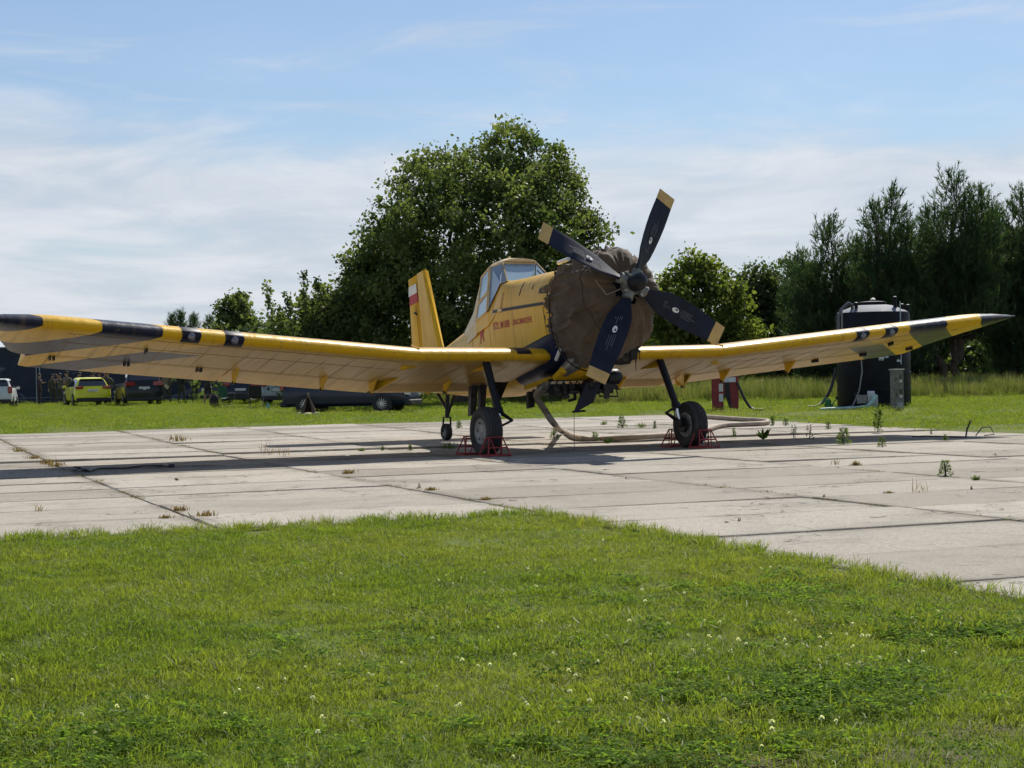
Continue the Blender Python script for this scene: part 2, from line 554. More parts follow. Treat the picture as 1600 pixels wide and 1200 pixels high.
def scatter(name, pts, meshes, label, cat, weights=None):
    """pts: array of x, y, z, scale; each point carries one of the given meshes"""
    pts = np.asarray(pts, float)
    n = len(pts)
    me = bpy.data.meshes.new(name)
    me.vertices.add(n)
    me.vertices.foreach_set('co', pts[:, :3].astype(np.float32).ravel())
    a = me.attributes.new('size', 'FLOAT', 'POINT'); a.data.foreach_set('value', pts[:, 3].astype(np.float32))
    rot = np.stack([rng.normal(0, 0.12, n), rng.normal(0, 0.12, n), rng.uniform(0, 6.283, n)], 1)
    a = me.attributes.new('turn', 'FLOAT_VECTOR', 'POINT'); a.data.foreach_set('vector', rot.astype(np.float32).ravel())
    a = me.attributes.new('pick', 'INT', 'POINT'); a.data.foreach_set('value', rng.choice(len(meshes), n, p=weights).astype(np.int32))
    src = bpy.data.collections.new(name + '_pieces')
    for i, k in enumerate(meshes):
        src.objects.link(bpy.data.objects.new('%s_piece_%02d' % (name, i), k))
    ng = bpy.data.node_groups.new(name + '_scatter', 'GeometryNodeTree')
    ng.interface.new_socket('Geometry', in_out='INPUT', socket_type='NodeSocketGeometry')
    ng.interface.new_socket('Geometry', in_out='OUTPUT', socket_type='NodeSocketGeometry')
    gi, go = ng.nodes.new('NodeGroupInput'), ng.nodes.new('NodeGroupOutput')
    ci = ng.nodes.new('GeometryNodeCollectionInfo')
    ci.inputs['Collection'].default_value = src
    ci.inputs['Separate Children'].default_value = True
    ci.inputs['Reset Children'].default_value = True
    iop = ng.nodes.new('GeometryNodeInstanceOnPoints')
    iop.inputs['Pick Instance'].default_value = True
    def attr(nm, ty):
        q = ng.nodes.new('GeometryNodeInputNamedAttribute'); q.data_type = ty
        q.inputs['Name'].default_value = nm
        return q.outputs['Attribute']
    l = ng.links
    l.new(gi.outputs[0], iop.inputs['Points'])
    l.new(ci.outputs[0], iop.inputs['Instance'])
    l.new(attr('pick', 'INT'), iop.inputs['Instance Index'])
    l.new(attr('turn', 'FLOAT_VECTOR'), iop.inputs['Rotation'])
    l.new(attr('size', 'FLOAT'), iop.inputs['Scale'])
    l.new(iop.outputs[0], go.inputs[0])
    o = link(bpy.data.objects.new(name, me))
    o.modifiers.new('scatter', 'NODES').node_group = ng
    return tag(o, label, cat, kind='stuff')

GRASS = grassmat('lawn_blades', (0.155, 0.215, 0.030), (0.215, 0.248, 0.044), (0.33, 0.29, 0.12), 0.52, 0.22)
MEADOW = grassmat('meadow_blades', (0.12, 0.165, 0.040), (0.17, 0.185, 0.065), (0.38, 0.31, 0.18), 0.4, 0.55)
def front_lawn():
    P_ = []
    r = random.Random(3)
    while len(P_) < 2900:
        y = 3.6 + (16.6 - 3.6) * r.random() ** 0.85
        x = (r.random() * 2 - 1) * (0.345 * y + 1.7)
        u, w = uw(x, y)
        edge_u = U_LAWN - 0.10 + 0.10 * mnoise.noise(Vector((w * 1.3, 0, 3))) + 0.05 * mnoise.noise(Vector((w * 6, 0, 3)))
        edge_w = W_LAWN - 0.10 + 0.16 * mnoise.noise(Vector((u * 1.1, 7, 0))) + 0.07 * mnoise.noise(Vector((u * 6, 7, 0)))
        if u > edge_u or w > edge_w: continue
        near = min(edge_u - u, edge_w - w)
        bare = bareness(x, y)
        if bare > 0.5 and r.random() < 0.85: continue
        s = (0.6 + 0.75 * r.random() ** 1.5) * (1.0 + 0.25 * mnoise.noise(Vector((x * 1.7, y * 1.7, 9.0))))
        if near < 0.16: s *= 0.75
        z = top(x, y) + 0.03 * mnoise.noise(Vector((x * 0.7, y * 0.7, 0))) - 0.012
        P_.append((x, y, z, s))
    tufts = [tuft('grass_tuft', 40 + k, 430, 0.24, 0.008, 0.036, 0.0040, GRASS, 1.1) for k in range(6)]
    scatter('lawn_grass', P_, tufts, 'short mown grass of the lawn in the foreground', 'grass')
    E_ = []
    for k in range(900):      # longer, ragged tufts along the edge of the concrete and here and there in the lawn
        if k < 560:
            if r.random() < 0.5: u, w = U_LAWN + r.gauss(0.0, 0.06), r.uniform(2, W_LAWN)
            else: u, w = r.uniform(-3, U_LAWN), W_LAWN + r.gauss(0.02, 0.08)
        else: u, w = r.uniform(-3, U_LAWN - 0.1), r.uniform(2, W_LAWN - 0.1)
        x, y = xy(u, w)
        if y < 4 or abs(x) > 0.345 * y + 1.7: continue
        E_.append((x, y, top(x, y) - 0.01, r.uniform(0.6, 1.25)))
    scatter('ragged_grass', E_, [tuft('ragged_tuft', 60 + k, 34, 0.07, 0.025, 0.085, 0.0046, GRASS, 0.8) for k in range(4)], 'longer ragged grass tufts along the edge of the lawn', 'grass')
front_lawn()
def far_lawn():
    P_ = []
    r = random.Random(4)
    while len(P_) < 5900:
        y = 24 + 84 * r.random() ** 0.75
        x = (r.random() * 2 - 1) * (0.33 * y + 5)
        u, w = uw(x, y)
        if u < 20.55 and w < 41.9 + 0.25 * mnoise.noise(Vector((u * 0.9, 0, 0))): continue
        P_.append((x, y, gz(x, y) - 0.015, r.uniform(0.75, 1.3)))
    tufts = [tuft('lawn_patch', 80 + k, 330, 0.75, 0.015, 0.055, 0.012, GRASS, 0.9) for k in range(4)]
    scatter('distant_lawn_grass', P_, tufts, 'mown grass between the concrete and the parked cars', 'grass')
far_lawn()
def meadow():
    P_ = []
    r = random.Random(9)
    while len(P_) < 2600:
        x = r.uniform(-7, 36); y = r.uniform(62, 84)
        front = 66.5 + 0.0 * x + 2.2 * mnoise.noise(Vector((x * 0.16, 0, 1)))
        if x < 3: front = max(front, 66.5 + (3 - x) * 2.4)
        if y < front: continue
        s = r.uniform(0.7, 1.15) * (0.55 + 0.45 * min(1, (y - front) / 2.0 + 0.25))
        P_.append((x, y, gz(x, y) - 0.02, s))
    tufts = [tuft('meadow_patch', 100 + k, 75, 0.40, 0.45, 1.0, 0.014, MEADOW, 0.35) for k in range(4)]
    scatter('meadow_grass', P_, tufts, 'tall unmown grass in front of the trees', 'grass')
meadow()
def clover():
    r = random.Random(21)
    leaf = leafmat('clover_leaf', (0.12, 0.20, 0.034), (0.165, 0.245, 0.046), 0.58, 0.8)
    leaf.node_tree.nodes['Principled BSDF'].inputs['Specular IOR Level'].default_value = 0.08
    white = leafmat('clover_blossom', (0.80, 0.78, 0.70), (0.82, 0.80, 0.74), 0.5, 0.8)
    V, F, T = [], [], []
    for i in range(16):
        a, rr = r.random() * 6.283, 0.07 * math.sqrt(r.random())
        cx_, cy_, h = rr * math.cos(a), rr * math.sin(a), r.uniform(0.03, 0.06)
        b = r.random() * 6.283
        t = r.random()
        for k in range(3):
            d = b + k * 2.094
            e = 0.016
            p = [(cx_, cy_, h), (cx_ + e * math.cos(d - .5), cy_ + e * math.sin(d - .5), h + r.uniform(-.006, .008)), (cx_ + 1.25 * e * math.cos(d), cy_ + 1.25 * e * math.sin(d), h + .002), (cx_ + e * math.cos(d + .5), cy_ + e * math.sin(d + .5), h + r.uniform(-.006, .008))]
            F.append(tuple(len(V) + q for q in range(4))); V += p; T += [t] * 4
    m1 = tinted_mesh('clover_patch', V, F, T, leaf)
    pts = []
    for (cx_, cy_, sx, sy, n) in ((1.12, 6.45, 0.42, 0.42, 130), (-1.35, 5.75, 0.6, 0.4, 70), (0.35, 5.45, 0.7, 0.35, 70), (2.1, 7.9, 0.35, 0.4, 70), (0.2, 7.6, 1.6, 1.2, 90), (1.35, 9.4, .7, .9, 60)):
        for i in range(n):
            x, y = r.gauss(cx_, sx * 0.6), r.gauss(cy_, sy * 0.6)
            u, w = uw(x, y)
            if u > U_LAWN - 0.05 or w > W_LAWN: continue
            pts.append((x, y, top(x, y) - 0.005, r.uniform(0.7, 1.2)))
    scatter('clover_leaves', pts, [m1], 'low patches of clover leaves in the front lawn', 'clover')
    mb = MB()
    r9 = random.Random(2)
    for k in range(26):
        a, q = r9.random() * 6.283, r9.uniform(-0.3, 1.0)
        d = Vector((math.cos(a) * math.sqrt(1 - q * q * 0.9), math.sin(a) * math.sqrt(1 - q * q * 0.9), q))
        s_ = d.orthogonal().normalized() * 0.0026
        c0 = Vector((0, 0, 0.044))
        mb.add([c0 - s_, c0 + s_, c0 + d * 0.011 + s_, c0 + d * 0.011 - s_], [(0, 1, 2, 3)])
    mb.tube([(0, 0, 0), (0, 0, 0.044)], 0.0008, 4)
    m2 = mb.mesh('clover_flower', white, 60)
    fl = []
    for (cx_, cy_, sx, sy, n) in ((0.35, 7.6, 0.55, 0.6, 46), (1.45, 7.6, .45, .5, 22), (0.9, 6.6, 0.8, 0.6, 22), (-1.2, 6.4, 1.0, 0.9, 30), (2.2, 8.2, 0.4, 0.4, 10), (0.8, 10.5, 1.2, 1.5, 26), (0.2, 6.0, .8, .4, 12)):
        for i in range(n):
            x, y = r.gauss(cx_, sx * 0.7), r.gauss(cy_, sy * 0.7)
            u, w = uw(x, y)
            if u > U_LAWN - 0.1 or w > W_LAWN: continue
            fl.append((x, y, top(x, y), r.uniform(0.6, 1.0)))
    rosV, rosF, rosT = [], [], []
    for k in range(9):
        a = k * 0.7 + r.random() * 0.3; e = r.uniform(0.05, 0.085); h = r.uniform(0.01, 0.035); wd = e * 0.2
        d = Vector((math.cos(a), math.sin(a), 0)); s_ = Vector((-d.y, d.x, 0)) * wd
        b0 = len(rosV)
        rosV += [(0, 0, 0.01), tuple(d * e * 0.5 + s_ + Vector((0, 0, h))), tuple(d * e + Vector((0, 0, h * 0.7))), tuple(d * e * 0.5 - s_ + Vector((0, 0, h)))]
        rosF.append((b0, b0 + 1, b0 + 2, b0 + 3)); rosT += [r.random()] * 4
    ros = tinted_mesh('rosette', rosV, rosF, rosT, leaf)
    rp = []
    for k in range(110):
        y = r.uniform(4.5, 13.5); x = (r.random() * 2 - 1) * (0.33 * y)
        u, w = uw(x, y)
        if u > U_LAWN - 0.05 or w > W_LAWN: continue
        rp.append((x, y, top(x, y) + 0.002, r.uniform(0.35, 0.9)))
    scatter('broad_leaf_rosettes', rp, [ros], 'flat rosettes of broad leaved weeds in the front lawn', 'weeds')
    scatter('clover_flowers', fl, [m2], 'small white clover flowers dotted over the front lawn', 'flowers')
clover()

# ------------------------------------------------------------------ the aircraft
# body frame: x forward along the fuselage, y to the aircraft's left, z up; the root pitches it nose-up on its tail wheel
PITCH = rad(11.5)
ROOT_LOC = Vector((1.26, 27.84, 0.0))
AYAW = rad(26.12) - math.pi / 2
AIR_ROT = Euler((0, -PITCH, AYAW))
CP, SP = math.cos(PITCH), math.sin(PITCH)
def B(X, Y, Z):
    """level aircraft coordinates -> body frame"""
    return Vector((X * CP + Z * SP, Y, -X * SP + Z * CP))
AIR_M = Matrix.Translation(ROOT_LOC) @ AIR_ROT.to_matrix().to_4x4()

def paint_mat(name, kind):
    m, nt, N, L, b = newmat(name)
    nb = NB(nt)
    o = nb.coord('Object')
    sp = nb.node('ShaderNodeSeparateXYZ'); L.new(o, sp.inputs[0])
    x, y, z = sp.outputs
    fade = nb.noise(o, 1.3, 4, 0.6)
    yel = nb.mix(nb.step(fade, 0.3, 0.7), (0.70, 0.405, 0.010), (0.66, 0.385, 0.018))
    navy = (0.016, 0.020, 0.040)
    if kind == 'wing':
        ay = nb.math('ABSOLUTE', y)
        aft = nb.math('SUBTRACT', 0.055, x)
        s = nb.math('SUBTRACT', ay, nb.math('MULTIPLY', nb.math('MAXIMUM', nb.math('SUBTRACT', aft, 0.06), 0.0), 1.0))
        def band(a, c): return nb.math('MULTIPLY', nb.math('GREATER_THAN', s, a), nb.math('LESS_THAN', s, c))
        st = nb.math('ADD', band(6.96, 7.85), nb.math('GREATER_THAN', s, 8.69))
        st = nb.math('ADD', st, nb.math('MULTIPLY', band(5.38, 6.17), nb.math('GREATER_THAN', aft, 0.85)), True)
        dulled = nb.math('MULTIPLY', nb.math('GREATER_THAN', aft, 0.13), nb.math('LESS_THAN', s, 6.0))  # dirty tan skin, its colour also darkened against bounce light from concrete
        yel = nb.mix(nb.math('MULTIPLY', dulled, 0.85), yel, (0.46, 0.285, 0.070))
        col = nb.mix(st, yel, navy)
        streak = nb.noise(nb.coord('Object', (0.5, 9.0, 1)), 1.2, 5, 0.65)
    elif kind == 'body':
        # hopper panel paler, sky reflection mixed into its yellow, belly navy in front of the wing
        hat = nb.math('GREATER_THAN', nb.math('ADD', z, nb.math('MULTIPLY', x, 0.178)), 2.495)
        hat = nb.math('MULTIPLY', hat, nb.math('GREATER_THAN', x, -2.05))
        yel = nb.mix(nb.math('MULTIPLY', hat, 0.30), yel, (0.55, 0.37, 0.12))
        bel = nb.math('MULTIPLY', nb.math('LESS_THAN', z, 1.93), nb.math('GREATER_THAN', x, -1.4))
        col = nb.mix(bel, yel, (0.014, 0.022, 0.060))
        streak = nb.noise(nb.coord('Object', (7.0, 1.0, 0.6)), 1.4, 5, 0.65)
    else:
        col = yel
        streak = nb.noise(nb.coord('Object', (7.0, 1.0, 0.8)), 1.2, 5, 0.65)
    col = nb.mix(nb.math('MULTIPLY', nb.step(streak, 0.48, 0.76), 0.45), col, (0.20, 0.13, 0.055))
    spots = nb.noise(o, 11.0, 5, 0.7)
    col = nb.mix(nb.math('MULTIPLY', nb.step(spots, 0.62, 0.75), 0.4), col, (0.32, 0.24, 0.12))
    L.new(col, b.inputs['Base Color'])
    nb.put(b.inputs['Roughness'], nb.math('ADD', nb.math('MULTIPLY', streak, 0.3), 0.20))
    b.inputs['Coat Weight'].default_value = 0.03
    b.inputs['Specular IOR Level'].default_value = 0.22
    b.inputs['Coat Roughness'].default_value = 0.15
    wav = nb.math('ADD', nb.noise(nb.coord('Object', (1, 2.2, 1)), 2.6, 3, 0.5), nb.math('MULTIPLY', nb.noise(o, 30.0, 3, 0.5), 0.05))
    L.new(nb.bump(wav, 0.35, 0.03), b.inputs['Normal'])
    return m
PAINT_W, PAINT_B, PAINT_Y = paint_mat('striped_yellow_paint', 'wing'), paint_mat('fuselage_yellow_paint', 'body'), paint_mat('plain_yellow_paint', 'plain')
BLACK = pbr('black_enamel', (0.010, 0.010, 0.013), 0.45, var=0.3, scale=9, spec=0.3)
NAVY = pbr('navy_enamel', (0.010, 0.013, 0.028), 0.50, var=0.3, scale=5, spec=0.22)
DARKMETAL = pbr('oily_dark_metal', (0.030, 0.028, 0.027), 0.5, 0.6, var=0.5, scale=14, bump=0.2)
GREYMETAL = pbr('bare_grey_metal', (0.30, 0.29, 0.27), 0.42, 0.7, var=0.3, scale=12)
CHROME = pbr('oleo_chrome', (0.55, 0.57, 0.60), 0.2, 1.0, var=0.1)
RUBBER = pbr('tyre_rubber', (0.022, 0.021, 0.021), 0.65, var=0.4, scale=18, bump=0.15)
RIM = pbr('grey_wheel_paint', (0.33, 0.32, 0.30), 0.5, 0.2, var=0.3, scale=16)
SEAM = pbr('seam_dark_yellow', (0.27, 0.165, 0.05), 0.6, var=0.2)  # darker yellow of the seam strips and flap beads
SEALANT = pbr('dark_rubber_trim', (0.035, 0.030, 0.032), 0.6, var=0.3)
RED = pbr('red_lettering', (0.42, 0.018, 0.022), 0.5, var=0.2, scale=20)
WHITE = pbr('white_paint', (0.74, 0.73, 0.70), 0.5, var=0.08)
TIPYEL = pbr('faded_tip_yellow', (0.56, 0.36, 0.12), 0.6, var=0.12)
CREAM = pbr('cream_frame_paint', (0.66, 0.50, 0.26), 0.45, var=0.12)

air = empty('crop_duster_aircraft', ROOT_LOC, AIR_ROT, label='yellow low wing crop duster aircraft with four blade propeller parked on concrete', cat='aircraft')

# --- wing: constant chord, flat centre section, outer panels with dihedral
XLE, CH, ZLE = 0.055, 2.43, 1.622
INC = rad(3.1)
Y_ROOT, Y_KINK = 0.60, 2.86
def dih(y): return 0.0945 * max(0.0, abs(y) - Y_KINK) + 0.012 * min(abs(y), Y_KINK)
def foil(t):
    """upper and lower ordinate at chord fraction t"""
    th = 0.135 * 5 * (0.2969 * math.sqrt(t) - 0.126 * t - 0.3516 * t * t + 0.2843 * t ** 3 - 0.1036 * t ** 4)
    cam_ = 0.042 * (2 * 0.4 * t - t * t) / 0.16 if t < 0.4 else 0.042 * (0.2 + 0.8 * t - t * t) / 0.36
    return cam_ + th, cam_ - th
def wp(t, o, y, dx=0.0):
    """wing point: chord fraction t, ordinate o (in chords), span station y"""
    a, h = t * CH, o * CH
    return Vector((XLE + dx - a * math.cos(INC) + h * math.sin(INC), y, ZLE + dih(y) - a * math.sin(INC) + h * math.cos(INC)))
def section(y, t0, t1, n=14, round_nose=False):
    ts = [t0 + (t1 - t0) * (0.5 - 0.5 * math.cos(math.pi * i / n)) for i in range(n + 1)]
    up = [wp(t, foil(t)[0], y) for t in ts]
    lo = [wp(t, foil(t)[1], y) for t in ts]
    return up + lo[::-1][(1 if t1 >= 0.999 else 0):(-1 if t0 <= 0.001 else None)]
HINGE = 0.685
GAP = 0.008
def wing_panel(ys, t0, t1, name, parent, mat=None):
    mb = MB()
    mb.rings([section(y, t0, t1) for y in ys], True, True, True)
    return mb.obj(name, mat or PAINT_W, parent, smooth=35)
def low_pt(t, y, off): return wp(t, foil(t)[1] - off / CH, y)
def span_range(a, b, n): return [a + (b - a) * i / n for i in range(n + 1)]
for s in (-1, 1):
    cw = wing_panel([s * y for y in (Y_ROOT, 1.4, 2.1, Y_KINK - 0.012)], 0, HINGE, 'wing_centre_section', air)
    ow_y = [Y_KINK + 0.012] + span_range(3.2, 8.55, 8)
    mb = MB()
    R = [section(s * y, 0, HINGE) for y in ow_y]
    # raked, rounded tip: the leading edge runs on to 9.3 m while the trailing edge stops at 8.7 m
    for k, f in ((0.30, 0.95), (0.62, 0.80), (0.86, 0.52), (0.97, 0.25)):
        base = section(s * 8.55, 0, HINGE)
        ring = []
        for p in base:
            aft = (XLE - p.x) / CH
            reach = 1.10 - 0.96 * min(1, aft / 0.9)
            mid = wp(min(max(aft, 0), 1), sum(foil(min(max(aft, 0.0), 1))) / 2, s * 8.55)
            q = Vector((p.x - 0.10 * k, s * (8.55 + reach * k), mid.z + (p.z - mid.z) * f + 0.0945 * reach * k))
            ring.append(q)
        R.append(ring)
    mb.rings(R, True, True, True)
    ow = mb.obj('outer_wing_panel', PAINT_W, air, smooth=40)
    # fixed tip behind the aileron
    mb = MB()
    R = [section(s * 8.32, HINGE + 0.004, 1.0), section(s * 8.52, HINGE + 0.004, 1.0), [Vector((p.x, s * 8.66, p.z + 0.01)) for p in section(s * 8.52, HINGE + 0.004, 0.97)]]
    n_ = min(len(r_) for r_ in R)
    R = [r_[:n_] for r_ in R]
    mb.rings(R, True, True, True)
    mb.obj('tip_fairing', PAINT_W, ow, smooth=40)
    fl1 = wing_panel([s * y for y in (0.70, 1.4, 2.1, Y_KINK - 0.03)], HINGE + GAP, 1.0, 'inner_flap', air)
    fl2 = wing_panel([s * y for y in span_range(Y_KINK + 0.03, 5.48, 4)], HINGE + GAP, 1.0, 'outer_flap', air)
    ail = wing_panel([s * y for y in span_range(5.51, 8.30, 5)], HINGE + GAP, 1.0, 'aileron', air)
    # beaded skin of the inner flap
    mb = MB()
    for k in range(36):
        y = s * (0.78 + k * 0.056)
        pts = [low_pt(t, y + s * 0.25 * (t - 0.7), 0.001) for t in (0.72, 0.80, 0.88, 0.96)]
        mb.tube(pts, 0.008, 5)
    tag(mb.obj('skin_bead', SEAM, fl1), kind='stuff')
    # chordwise skin seams, each a narrow lap strip under the wing
    for y in (1.15, 2.0, 2.62):
        mb = MB(); mb.tube([low_pt(t, s * y, -0.001) for t in (0.06, 0.2, 0.4, 0.66)], 0.006, 5); mb.obj('skin_seam', SEAM, cw)
    for y in (3.05, 3.45, 3.86, 4.27, 4.68, 5.09, 5.5, 6.15, 6.8, 7.5, 8.2):
        mb = MB(); mb.tube([low_pt(t, s * y, -0.001) for t in (0.10, 0.25, 0.45, 0.66)], 0.0055, 5); mb.obj('skin_seam', SEAM, ow)
    for t in (0.095, 0.30, 0.655):
        mb = MB(); mb.tube([low_pt(t, s * y, -0.001) for y in (2.9, 4.2, 5.6, 7.0, 8.3)], 0.0055, 5); mb.obj('skin_seam', SEAM, ow)
    # joint collar between centre section and outer panel, with its fitting
    mb = MB()
    sec = section(s * (Y_KINK - 0.022), 0, HINGE); sec2 = section(s * (Y_KINK + 0.022), 0, HINGE)
    cen = sum(sec, Vector()) / len(sec)
    mb.rings([[cen + (p - cen) * 1.006 for p in sec], [cen + (p - cen) * 1.006 + (sec2[0] - sec[0]) for p in sec]], True, True, True)
    mb.obj('joint_collar', PAINT_W, cw, smooth=40)
    mb = MB()
    p0 = low_pt(0.15, s * (Y_KINK - 0.06), 0.0); p1 = low_pt(0.20, s * (Y_KINK + 0.12), 0.0)
    mb.prism([p0 + Vector((0.05, 0, 0.02)), p1 + Vector((0.03, 0, 0.02)), p1 + Vector((-0.03, 0, -0.05)), p0 + Vector((-0.08, 0, -0.03))], (0, s * 0.04, 0))
    mb.obj('joint_fitting', PAINT_Y, cw)
    mb = MB()
    q0, q1 = wp(0.03, foil(0.03)[0], s * (Y_KINK + 0.0)) + Vector((0, 0, 0.01)), wp(0.16, foil(0.16)[0], s * (Y_KINK - 0.02)) + Vector((0, 0, 0.03))
    mb.tube([q0, q1], 0.018, 8); mb.obj('joint_fence', PAINT_Y, cw, smooth=40)
    # hinge brackets, triangular, hanging below the flap gap
    def bracket(y, parent, h=0.17, w=0.028, x0=0.60, x1=0.76):
        mb = MB()
        a, b_, c = low_pt(x0, y, -0.01), low_pt(x1, y, -0.01), low_pt(x1 - 0.015, y, h)
        mb.prism([a - Vector((0, w / 2, 0)), b_ - Vector((0, w / 2, 0)), c + Vector((-0.03, -w / 2, 0)), c + Vector((0.04, -w / 2, 0))], (0, w, 0))
        br = mb.obj('hinge_bracket', PAINT_Y, parent)
        mb = MB(); cc = c + Vector((0.0, 0, 0.01))
        mb.lathe([(0.028, -0.03), (0.028, 0.03)], (0, 1, 0), cc, 10); mb.obj('hinge_pin', BLACK, br, smooth=40)
    for y in (1.70, ): bracket(s * y, fl1, 0.15)
    for y in (3.05, 3.91, 5.39): bracket(s * y, fl2)
    # long flap-drive fairing beside the joint
    mb = MB()
    a, b_ = low_pt(0.50, s * 2.70, -0.01), low_pt(0.80, s * 2.98, 0.0)
    mb.prism([a, b_ + Vector((0, 0, 0.02)), b_ + Vector((0.02, 0, -0.13)), b_ + Vector((0.22, 0, -0.14))], (0, s * 0.045, 0)); mb.obj('flap_drive_fairing', PAINT_Y, fl1)
    for y in (5.98, 7.13, 8.27):     # small aileron hinges
        for d in (-0.03, 0.03):
            mb = MB(); p = low_pt(HINGE + 0.01, s * y + d, 0.02)
            mb.box(p, (0.13, 0.020, 0.075), (0, 0.1, 0)); mb.obj('hinge_lug', BLACK, ail)
    # two black light covers let into the leading edge
    for y in (5.87, 6.53):
        mb = MB()
        R = []
        for dy in (-0.15, -0.13, 0.13, 0.15):
            k = 0.004 if abs(dy) < 0.14 else -0.004
            ts = [0.075, 0.05, 0.03, 0.014, 0.004, 0.0]
            R.append([wp(t, foil(t)[0], s * (y + dy)) + Vector((0.3 * k, 0, k)) for t in ts] + [wp(t, foil(t)[1], s * (y + dy)) + Vector((0.3 * k, 0, -k)) for t in (0.004, 0.014, 0.03, 0.05, 0.075)])
        mb.rings(R, False, False, False); lc = mb.obj('landing_light_cover', NAVY, ow, smooth=50)
        mb = MB(); mb.lathe([(0.005, 0.02), (0.045, 0.012), (0.06, -0.02)], (1, 0, -0.25), wp(0.004, foil(0.004)[1], s * y) + Vector((0.012, 0, -0.01)), 14)
        mb.obj('lamp_lens', glassmat('lamp_glass', (0.12, 0.12, 0.14)), lc, smooth=60)
    # dark walkway pad on the leading edge by the root
    mb = MB()
    R = [[wp(t, foil(t)[0], s * y) + Vector((0.002, 0, 0.005)) for t in (0.0, 0.006, 0.02, 0.05, 0.1)] for y in (0.90, 1.02, 1.13, 1.16)]
    mb.rings(R, False, False, False); mb.obj('walkway_pad', BLACK, cw, smooth=50)
    # pitot / tie-down ring under the outer wing
    mb = MB(); p = low_pt(0.30, s * 7.05, 0.0); mb.box(p + Vector((0, 0, -0.03)), (0.16, 0.018, 0.07)); mb.obj('tie_down_lug', BLACK, ow)

# --- fuselage: stations of (x, half width, z bottom, z top, squareness top, squareness bottom)
ST = [(0.45, 0.60, 1.62, 2.98, 2.6, 3.0), (0.20, 0.645, 1.48, 3.05, 2.9, 3.4), (-0.40, 0.640, 1.40, 3.15, 3.0, 4.0), (-1.00, 0.625, 1.38, 3.23, 3.4, 4.2), (-1.25, 0.61, 1.38, 3.255, 4.6, 4.3), (-1.46, 0.60, 1.38, 3.28, 7.0, 4.4),
      (-2.05, 0.565, 1.40, 3.10, 4.0, 4.4), (-2.70, 0.50, 1.46, 3.02, 3.2, 4.0), (-3.40, 0.42, 1.58, 3.03, 2.6, 3.4), (-4.00, 0.35, 1.72, 3.00, 2.4, 3.0), (-5.17, 0.235, 2.00, 2.93, 2.3, 2.8), (-5.90, 0.165, 2.18, 2.86, 2.2, 2.6), (-6.55, 0.09, 2.34, 2.76, 2.2, 2.4), (-6.72, 0.03, 2.42, 2.68, 2.0, 2.0)]
def fus_ring(st, n=40):
    x, w, zb, zt, et, eb = st
    zm = zb + (zt - zb) * 0.50
    out = []
    for j in range(n):
        a = 2 * math.pi * j / n
        c, q = math.cos(a), math.sin(a)
        e = et if q > 0 else eb
        out.append(Vector((x, w * math.copysign(abs(c) ** (2 / e), c), zm + (zt - zb) / 2 * math.copysign(abs(q) ** (2 / e), q))))
    return out
def interp_st(x):
    for a, b_ in zip(ST, ST[1:]):
        if a[0] >= x >= b_[0]:
            f = (a[0] - x) / (a[0] - b_[0])
            return tuple(a[i] + (b_[i] - a[i]) * f for i in range(6))
    return ST[0]
def side_y(x, z, off=0.004):
    """half width of the fuselage skin at x, z"""
    _, w, zb, zt, et, eb = interp_st(x)
    q = (z - (zb + zt) / 2) / ((zt - zb) / 2)
    e = et if q > 0 else eb
    return w * max(0.0, 1 - abs(q) ** e) ** (1 / e) + off
mb = MB()
full = []
for a, b_ in zip(ST, ST[1:]):
    for k in range(3):
        full.append(tuple(a[i] + (b_[i] - a[i]) * k / 3 for i in range(6)))
full.append(ST[-1])
mb.rings([fus_ring(s_) for s_ in full], True, True, True)
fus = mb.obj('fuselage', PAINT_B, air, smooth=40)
# wing root fairing
for s in (-1, 1):
    mb = MB()
    R = []
    for f in (0.0, 0.5, 1.0):
        R.append([p + Vector((0, 0, 0)) for p in [wp(t, foil(t)[0] * (1.0 - 0.1 * f), s * (0.62 - 0.30 * f)) - Vector((0.10 * f, 0, 0)) for t in (0, 0.02, 0.08, 0.2, 0.4, 0.66)]] +
                 [wp(t, foil(t)[1] * (1.0 - 0.3 * f), s * (0.62 - 0.30 * f)) - Vector((0.10 * f, 0, 0)) for t in (0.66, 0.4, 0.2, 0.08, 0.02)])
    mb.rings(R, True, True, True); mb.obj('wing_root_fairing', PAINT_W, air, smooth=40)
def side_strip(pts, width, mat, name, s=-1, proud=0.006, th=0.006):
    """a strip lying on the fuselage side; pts are (x, z)"""
    mb = MB()
    R = []
    for i, (x, z) in enumerate(pts):
        a, b_ = pts[max(i - 1, 0)], pts[min(i + 1, len(pts) - 1)]
        d = Vector((b_[0] - a[0], 0, b_[1] - a[1])).normalized()
        nrm = Vector((-d.z, 0, d.x)) * width / 2
        ring = []
        for k, o in ((1, 0), (1, 1), (-1, 1), (-1, 0)):
            X, Z = x + nrm.x * k, z + nrm.z * k
            ring.append(Vector((X, s * (side_y(X, Z, 0) + (proud if o else -th)), Z)))
        R.append(ring)
    mb.rings(R, True, True, True)
    return mb.obj(name, mat, fus)
def lin(a, b_, n=8): return [(a[0] + (b_[0] - a[0]) * i / n, a[1] + (b_[1] - a[1]) * i / n) for i in range(n + 1)]
